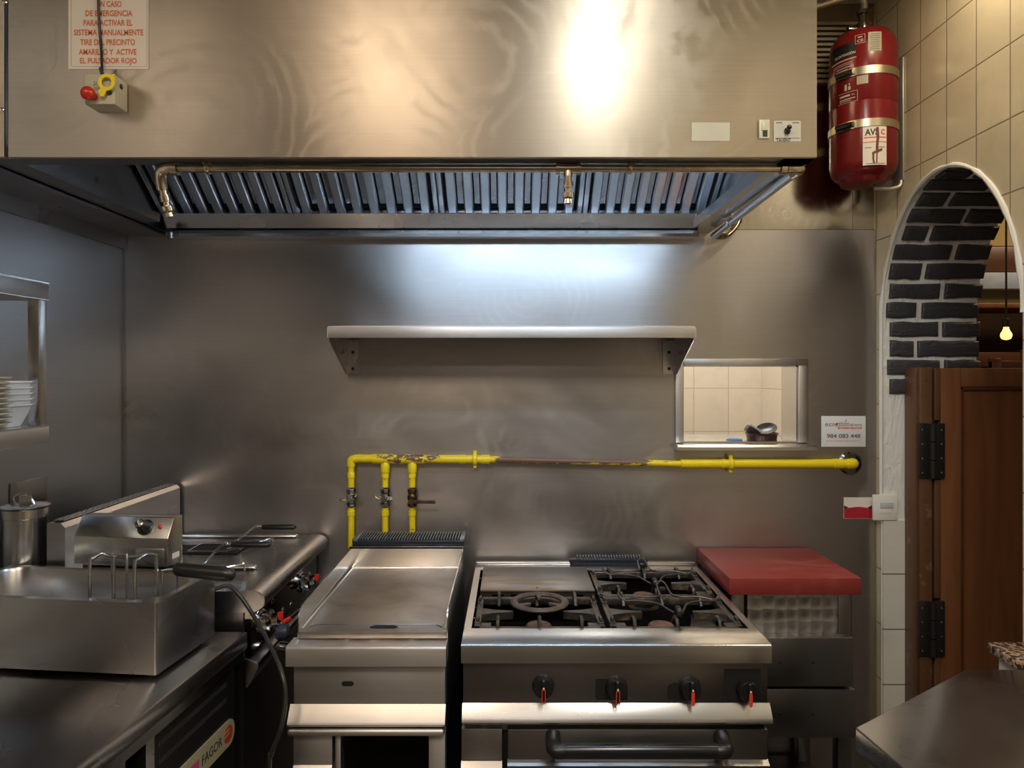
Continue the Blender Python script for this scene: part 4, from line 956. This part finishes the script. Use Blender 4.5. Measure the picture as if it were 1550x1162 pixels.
# ================================================================== DRAWER TABLE and RED BOARD
tz = .845
dt = thing('drawer_table', 'narrow steel table with two drawers beside the range', 'table', (.89, 2.4, 0))
obj('table_top', B().box(.695, 1.082, 2.245, 2.602, tz - .004, tz), STEEL, dt)
for x0, x1 in ((.697, .737), (1.035, 1.078)):
    obj('leg', B().box(x0, x1, 2.25, 2.29, 0, tz - .004, .001), DULLSTEEL, dt)
    obj('leg', B().box(x0, x1, 2.56, 2.60, 0, tz - .004, .001), DULLSTEEL, dt)
obj('side_panel', B().box(1.076, 1.079, 2.25, 2.6, .40, tz - .004).box(.696, .699, 2.25, 2.6, .40, tz - .004), DULLSTEEL, dt)
obj('front_panel', B().box(X(1131, 2.25), X(1267, 2.25), 2.247, 2.252, Z(964, 2.25), tz - .002), SWIRL, dt, 'swirl polished upper front panel')
for za, zb2 in ((Z(965, 2.2), Z(1039, 2.2)), (Z(1043, 2.2), Z(1117, 2.2))):
    d = obj('drawer', B().box(.70, X(1292, 2.2) + (.006 if za < .7 else 0), 2.2, 2.24, zb2, za, .003), DULLSTEEL, dt)
    many('screw', [B().lathe([(.004, 0), (.004, .002), (.001, .003)], (X(px, 2.2), 2.2, (za + zb2) / 2), (0, -1, 0), 10) for px in (1181, 1230)], BLACK, d)
obj('undershelf', B().box(.70, 1.076, 2.28, 2.6, .12, .14), DULLSTEEL, dt)
tag(obj('cutting_board', B().box(.682, 1.096, 2.222, 2.604, tz + .001, tz + .054, .003), BOARD), 'thick red cutting board lying on the drawer table', 'cutting board')

# ================================================================== things on the back wall
yw = YW - .0045
sg = thing('company_sign', 'white plastic sign with phone number near the arch', 'sign', W(1276, 676, yw))
obj('panel', plate(1243, 1310, 629.5, 676, yw, .002, .0006), worn('sign_panel', (.74, .76, .79), (.72, .74, .77), 6, .4, .6, .35), sg)
yt = yw - .0024; P_ = F / yt
obj('lettering', B().text('ec', 10 / P_, 4.6 / P_, W(1254, 642.6, yt)).text('estión', 19.6 / P_, 7.6 / P_, W(1275.3, 641.2, yt)).text('o', 4.6 / P_, 4.6 / P_, W(1261.6, 642.6, yt)).text('del norte', 18 / P_, 4.4 / P_, W(1295.5, 642.4, yt)).text('984 083 448', 51 / P_, 6.4 / P_, W(1277, 659.6, yt), bold=.022), GREYINK, sg)
b = B().text('g', 4.6 / P_, 6.4 / P_, W(1265.6, 643.6, yt), bold=.02).box(X(1268.5, yt), X(1304.5, yt), yt, yt + .0004, Z(648.8, yt), Z(646.2, yt)).text('www.ecogestiondelnorte.com', 52 / P_, 1.9 / P_, W(1276.5, 667, yt))
b.prism([V((X(1280.6, yt), yt, Z(638.5, yt))), V((X(1279.8, yt), yt, Z(635.5, yt))), V((X(1282, yt), yt, Z(634.4, yt))), V((X(1281.6, yt), yt, Z(636.5, yt)))], (0, .0004, 0))
obj('red_lettering', b, REDINK, sg)
for k, (a, c) in enumerate(((1270.5, 1278), (1279.5, 1281.5), (1283, 1290), (1291.5, 1302.5))): obj('fine_print', B().box(X(a, yt), X(c, yt), yt - .0008, yt, Z(648, yt), Z(647.1, yt)), PAPER, sg)
cd = thing('business_card', 'red and white card stuck to the steel beside the light switch', 'card', W(1298, 784, yw))
obj('card', plate(1277, 1321, 752.5, 784.5, yw, .0012), PAPER, cd)
yt = yw - .0016; P_ = F / yt
arc_ = [(1277.6, 776)] + [(1277.6 + 43 * k / 12, 770.5 - 3.6 * sin(pi * k / 12)) for k in range(13)] + [(1320.6, 776), (1320.6, 784.2), (1277.6, 784.2)]
obj('red_field', B().prism([V((X(a, yt), yt, Z(c, yt))) for a, c in arc_], (0, .0004, 0)), plain('card_red', (.42, .02, .03), .4), cd)
b = B()
for p in ([(1277.6, 764.5), (1285, 768.3), (1277.6, 770.5)], [(1320.6, 764.5), (1312.5, 768.3), (1320.6, 770.5)]): b.prism([V((X(a, yt), yt, Z(c, yt))) for a, c in p], (0, .0004, 0))
obj('black_corners', b, INK, cd)

# ---- pass-through contents
dz = wz0
ds = thing('clay_dish', 'shallow brown clay dish on the sill of the pass-through', 'dish', W(1153, 668, 2.68))
q = W(1153, 668, 2.68); q.z = dz
obj('dish', B().lathe([(.050, 0), (.054, .004), (.057, .024), (.060, .026), (.060, .031), (.056, .031), (.053, .02), (.048, .006), (.001, .005)], q, n=32), CLAY, ds)
o = tag(obj('small_plate', B().lathe([(.001, -.008), (.022, -.007), (.033, .001), (.038, .004), (.038, .006), (.033, .004), (.022, -.003), (.001, -.004)], (0, 0, 0), n=32), GLASSD), 'small dark glossy plate leaning in the clay dish', 'plate')
o.location = (q.x + .018, q.y - .002, dz + .042); o.rotation_euler = (R(24), R(-18), 0)
o = thing('clip_block', 'black and grey scraper pad leaning in the clay dish', 'scraper', (q.x - .032, q.y, dz + .036)); o.rotation_euler = (0, R(32), 0)
obj('pad', B().box(-.028, .022, -.02, .02, -.014, .008, .002), BLACK, o, local=True)
obj('pad_edge', B().box(-.028, .012, -.021, .021, .0085, .016, .002), plain('pad_grey', (.4, .4, .4), .5), o, local=True)
sgp = B(); rs = random.Random(2)
sgp.loft([[V((X(1109, 2.68) + .028 * w * cos(2 * pi * k / 18) * (1 + .12 * rs.random()), 2.66 + .02 * w * sin(2 * pi * k / 18), dz + z)) for k in range(18)] for z, w in ((0, .9), (.003, 1), (.007, 1), (.010, .75))])
tag(obj('blue_scourer', sgp, BLUE), 'flattened blue scouring pad on the sill of the pass-through', 'scouring pad')

# ---- light switch on the jamb
yj = YF_ - .0005
sw = thing('light_switch', 'square white light switch on the jamb under the bricks', 'switch', W(1338, 787, yj))
sx_, sy_ = (X(1319.5, yj), X(1356.5, yj)), (Z(786.5, yj), Z(748, yj))
obj('switch_plate', B().box(sx_[0], sx_[1], yj - .012, yj, sy_[0], sy_[1], .003), WHITEP, sw)
obj('rocker', B().box(X(1329.5, yj), X(1349, yj), yj - .016, yj - .011, Z(767.5, yj), Z(759, yj), .001), plain('rocker_grey', (.55, .56, .54), .35), sw)
obj('rocker_lower', B().box(X(1329.5, yj), X(1347, yj), yj - .0128, yj - .011, Z(776.5, yj), Z(768.5, yj), .0005), WHITEP, sw)

# ================================================================== EXTINGUISHER, hanging on the right wall
ex, ey, er = 1.215, 2.455, .108
ez0, ez1 = 2.185, 2.715
et = thing('fire_extinguisher', 'red suppression cylinder strapped high on the tiled wall beside the hood', 'fire extinguisher', (ex, ey, ez0))
obj('cylinder', B().lathe([(.001, ez0 - .004), (.04, ez0 - .003), (.07, ez0 + .004), (.078, ez0 + .02), (.09, ez0 + .026), (.102, ez0 + .04), (er, ez0 + .065), (er, ez0 + .262), (er - .002, ez0 + .264), (er, ez0 + .267), (er, ez1 - .075), (.102, ez1 - .04), (.085, ez1 - .016), (.05, ez1 - .002), (.02, ez1)], (ex, ey, 0), n=64), EXTRED, et)
for zc_ in (2.545, 2.37):
    bd = obj('strap', B().lathe([(er + .0005, zc_ - .013), (er + .003, zc_ - .013), (er + .003, zc_ + .013), (er + .0005, zc_ + .013)], (ex, ey, 0), n=64, cap=False), plain('strap_metal', (.62, .56, .42), .3, 1), et)
    a = R(215); c = V((ex + (er + .006) * cos(a), ey + (er + .006) * sin(a), zc_)); tt = V((-sin(a), cos(a), 0)); nn = V((cos(a), sin(a), 0))
    bk_ = B().tube([c - tt * .03, c + tt * .03], .009, 8).tube([c - tt * .03 + V((0, 0, -.012)), c + tt * .02 + V((0, 0, -.012))], .004, 8).tube([c - tt * .03 + nn * .006, c + tt * .026 + nn * .008], .004, 8)
    obj('buckle', bk_, CHROMEDARK, bd)
obj('wall_bracket', B().box(XR - .006, XR - .0005, ey - .03, ey + .03, 2.2, 2.62, .001).tube([(XR - .006, ey - .02, 2.2), (XR - .012, ey - .02, ez0 - .004), (XR - .045, ey - .02, ez0 - .014), (XR - .10, ey - .02, ez0 - .012)], .006, 8, 4), plain('bracket_grey', (.5, .46, .38), .4, .6), et)
vv = obj('valve', B().lathe([(.02, ez1 - .002), (.022, ez1 + .01), (.022, ez1 + .03), (.014, ez1 + .034), (.014, ez1 + .06), (.02, ez1 + .062), (.02, ez1 + .075), (.012, ez1 + .08)], (ex, ey, 0), n=20).box(ex - .055, ex, ey - .012, ey + .012, ez1 + .005, ez1 + .02, .003), CHROMEDARK, et)
obj('hose', B().tube([(ex, ey, ez1 + .07), (ex + .006, ey, ez1 + .10), (ex - .01, ey, ez1 + .118), (ex - .06, ey, ez1 + .12), (ex - .2, ey + .02, ez1 + .09), (ex - .42, ey + .04, ez1 + .07)], .011, 12, 6), plain('hose_braid', (.33, .29, .22), .4, .5), et)
fa_ = math.atan2(-ey, -ex)                       # the side that faces the cook
def wrapc(ac, zc_, d=.0012): return lambda x, y: V((ex + (er + d) * cos(ac + x / er), ey + (er + d) * sin(ac + x / er), zc_ + y))
def decal(b, ac, x0, x1, z0, z1, d):
    f_ = wrapc(ac, 0, d); n = 10
    b.loft([[f_(x0 + (x1 - x0) * k / n, z) for k in range(n + 1)] for z in (z0, z1)], False, False, closed=False); return b
da = fa_ + math.asin(.36)
pl_ = obj('service_label', decal(B(), da, -.040, .036, 2.228, 2.357, .0008), PAPER, et, 'white service label with dark emblem and rust run')
b = B().text('AVS', .042, .022, (0, 0, 0), bold=.03, wrap=wrapc(da - .12, 2.337, .0014))
f_ = wrapc(da, 0, .0014)
decal(b, da, -.034, -.014, 2.285, 2.2865, .0014); decal(b, da, -.03, .03, 2.232, 2.2335, .0014); decal(b, da, .005, .028, 2.286, 2.2875, .0014)
obj('emblem_lettering', b, INK, pl_)
b = B().text('C', .014, .018, (0, 0, 0), bold=.03, wrap=wrapc(da + .21, 2.337, .0014)); decal(b, da, -.036, .034, 2.318, 2.321, .0014); decal(b, da, -.040, .036, 2.303, 2.305, .0014)
obj('red_lettering', b, REDINK, pl_)
f_ = wrapc(da, 0, .002); b = B()
for pts, hw in ((((.004, 2.352), (.006, 2.32), (.003, 2.29), (.004, 2.268)), .0042), (((-.012, 2.266), (.004, 2.273), (.02, 2.279)), .0042), (((-.008, 2.27), (-.009, 2.25), (-.006, 2.232)), .0028), (((.003, 2.27), (.002, 2.235)), .0018)):
    up = abs(pts[0][0] - pts[-1][0]) < .02
    b.loft([[f_(x - hw, z) if up else f_(x, z - hw), f_(x + hw, z) if up else f_(x, z + hw)] for x, z in pts], False, False, closed=False)
obj('rust_run', b, plain('rust_run', (.16, .05, .03), .6), pl_)
db = fa_ - .42
bl = obj('black_label', decal(B(), db, -.07, .026, 2.602, 2.648, .0008), plain('label_black', (.012, .01, .012), .35), et)
obj('label_lettering', B().text('DE EXTINCIÓN', .075, .010, (0, 0, 0), bold=.02, wrap=wrapc(db - .13, 2.612, .0016)), PAPER, bl)
b = B()
for z, x0, x1, h_ in ((2.592, -.07, .026, .004), (2.582, -.06, .015, .002), (2.576, -.06, .005, .002)): decal(b, db, x0, x1, z, z + h_, .0008)
for z, x0, x1 in ((2.567, -.045, .018), (2.559, -.045, -.002)): decal(b, db, x0, x1, z, z + .003, .0008)
for x0, x1, z0, z1 in ((-.035, .03, 2.482, 2.4832), (-.035, .03, 2.448, 2.4492), (.0288, .03, 2.448, 2.4832)): decal(b, db, x0, x1, z0, z1, .0008)
b.text('S.L.', .012, .006, (0, 0, 0), wrap=wrapc(db + .16, 2.472, .0012))
for z, x0, x1, h_ in ((2.469, -.03, .006, .006), (2.459, -.03, .022, .003), (2.4535, -.03, .01, .002)): decal(b, db, x0, x1, z, z + h_, .0008)
for x0, x1, z0, z1 in ((-.012, -.004, 2.49, 2.51), (.0, .008, 2.49, 2.502), (.002, .006, 2.505, 2.512)): decal(b, db, x0, x1, z0, z1, .0008)
dc = fa_ + .06
for x0, x1, z0, z1 in ((-.02, .01, 2.664, 2.6652), (-.02, .01, 2.636, 2.6372), (-.02, -.0188, 2.636, 2.6652), (.0088, .01, 2.636, 2.6652)): decal(b, dc - .09, x0, x1, z0, z1, .0008)
b.text('CE', .019, .009, (0, 0, 0), bold=.02, wrap=wrapc(dc - .13, 2.645, .0012))
decal(b, dc - .09, -.012, .002, 2.655, 2.659, .0008)
obj('printed_lettering', b, plain('print_pale', (.55, .5, .45), .5), et)
many('paper_label', [decal(B(), dc + .28, -.021, .021, 2.605, 2.668, .0008), decal(B(), dc - .08, -.016, .018, 2.5, 2.528, .0008)], plain('label_tan', (.42, .36, .26), .5), et)
b = B()
for k in range(9): decal(b, dc + .28, -.017 + .002 * (k % 3), .017 - .003 * (k % 2), 2.610 + .0062 * k, 2.6125 + .0062 * k, .0014)
obj('fine_print', b, GREYINK, et)

# slatted vent on the back wall, half hidden by the cylinder
sv = thing('wall_vent', 'pale slatted vent high on the wall behind the red cylinder', 'vent', (X(1270, YW), YW, Z(125, YW)))
vx0, vx1, vz0, vz1 = X(1222, YW), X(1316, YW), Z(125, YW), Z(38, YW)
obj('vent_back', B().box(vx0, vx1, YW - .006, YW - .0035, vz0, vz1), VOID, sv)
b = B()
for k in range(12): z = vz0 + (vz1 - vz0) * k / 11; b.box(vx0, vx1, YW - .016, YW - .006, z - .0055, z + .0055, .002)
obj('slats', b, plain('vent_beige', (.36, .29, .2), .5), sv)

# ================================================================== front right prep table and granite counter
pt_ = thing('prep_table', 'steel prep table with clipped corner in the right foreground', 'table', (1.0, 1.1, 0))
c = [W(1295, 1098, 0), 0]
poly = [(.672, 1.387), (1.064, 1.660), (XR - .004, 1.655), (XR - .004, .2), (.76, .2), (.692, 1.2)]
b = B().prism([V((x, y, .802)) for x, y in poly], (0, 0, .048), .004); obj('table_top', b, TOPSTEEL, pt_)
for x, y in ((.78, 1.34), (1.28, 1.60), (.82, .26), (1.28, .26)): obj('leg', B().box(x - .02, x + .02, y - .02, y + .02, 0, .802, .002), STEEL, pt_)
obj('undershelf', B().box(.76, 1.30, .25, 1.36, .2, .22), DULLSTEEL, pt_)
gc = thing('granite_counter', 'speckled brown granite slab on a white base at the right edge', 'counter', (1.29, 1.75, 0))
gp_ = [(1.205, 1.80), (XR - .004, 1.80), (XR - .004, 1.675), (1.20, 1.675), (1.195, 1.72)]
gz1 = Z(971, 1.80); obj('granite_slab', B().prism([V((x, y, gz1 - .022)) for x, y in gp_], (0, 0, .022), .003), GRANITE, gc)
obj('base', B().box(1.222, XR - .004, 1.685, 1.78, 0, gz1 - .022), plain('white_base', (.72, .70, .66), .5), gc)

# ================================================================== dining room things seen through the arch
q = W(1523, 505, 3.0)
bb = thing('hanging_bulb', 'glowing bare bulb on a black cord seen through the arch', 'lamp', (q.x, q.y, q.z))
obj('bulb', B().lathe([(.010, .030), (.011, .02), (.015, .010), (.0195, .003), (.0215, -.005), (.021, -.012), (.018, -.019), (.0125, -.0235), (.006, -.0255), (.001, -.026)], q, n=24), glow('bulb_glow', (1.0, .46, .10), 3.2), bb)
obj('socket', B().lathe([(.012, .028), (.014, .03), (.014, .06), (.006, .066)], q, n=20), BLACK, bb)
obj('cord', B().cyl((q.x, q.y, q.z + .06), (q.x, q.y, ZC), .004, n=8), CABLE, bb)
def chair(px, py, Y, lab):
    p = W(px, py, Y)
    c = thing('dining_chair', lab, 'chair', (p.x, Y, 0), 0, 'dark chairs beyond the arch')
    b = B().box(p.x - .2, p.x + .2, Y - .01, Y + .015, p.z - .07, p.z, .004).box(p.x - .2, p.x + .2, Y - .01, Y + .015, p.z - .3, p.z - .2, .004).box(p.x - .2, p.x - .165, Y - .015, Y + .02, 0, p.z + .01, .004).box(p.x + .165, p.x + .2, Y - .015, Y + .02, 0, p.z + .01, .004)
    obj('backrest', b, WOODD, c)
    obj('seat', B().box(p.x - .21, p.x + .21, Y + .02, Y + .44, p.z - .55, p.z - .52, .006), WOODD, c)
    for s in (-.19, .17): obj('leg', B().box(p.x + s, p.x + s + .03, Y + .40, Y + .43, 0, p.z - .55), WOODD, c)
chair(1490, 533, 3.35, 'tall dark wooden bar chair beyond the arch, left of the bulb')
chair(1575, 546, 2.85, 'tall dark wooden bar chair beyond the arch, under the bulb')

# ================================================================== LIGHT
def area(name, loc, rot, sx, sy, power, col, spread=None):
    l = bpy.data.lights.new(name, 'AREA'); l.shape = 'RECTANGLE'; l.size = sx; l.size_y = sy; l.energy = power; l.color = col
    if spread: l.spread = spread
    o = bpy.data.objects.new(name, l); C.objects.link(o); o.location = loc; o.rotation_euler = rot; return o
area('ceiling_tube_light', (.62, .15, ZC - .03), (0, 0, 0), .13, 1.25, 27, (1.0, .97, .84))
area('warm_light', (-.62, -.2, ZC - .03), (0, 0, 0), .7, .7, 34, (1.0, .78, .55))
area('warm_light', (1.22, 1.86, 2.86), (0, 0, 0), .14, .14, 5, (1.0, .82, .56))  # added light that brightens the tile wall, kept out of the hood's reflection
area('ceiling_rear_light', (0, -1.7, ZC - .03), (0, 0, 0), 1.2, .4, 10, (1.0, .90, .80))
area('pass_room_light', (.9, 3.4, ZC - .05), (0, 0, 0), .9, .5, 28, (1.0, .94, .86))
area('dining_light', (2.9, 2.6, ZC - .05), (0, 0, 0), .5, .5, 22, (1.0, .72, .45))
w = bpy.data.worlds.new('World'); S.world = w; w.use_nodes = True
w.node_tree.nodes['Background'].inputs[0].default_value = (.9, .8, .7, 1); w.node_tree.nodes['Background'].inputs[1].default_value = .01

# ================================================================== CAMERA
cam = bpy.data.cameras.new('camera'); co = bpy.data.objects.new('camera', cam); C.objects.link(co)
co.location = (0, 0, H); co.rotation_euler = (R(90), 0, 0)
cam.sensor_fit = 'HORIZONTAL'; cam.sensor_width = 36; cam.lens = 36 * F / 1550
cam.shift_x = (775 - CX) / 1550; cam.shift_y = -(581 - CY) / 1550
cam.clip_start = .02
S.camera = co
vs = S.view_settings; vs.view_transform = 'Standard'; vs.look = 'None'; vs.gamma = 1; vs.use_curve_mapping = False; vs.exposure = 0.0
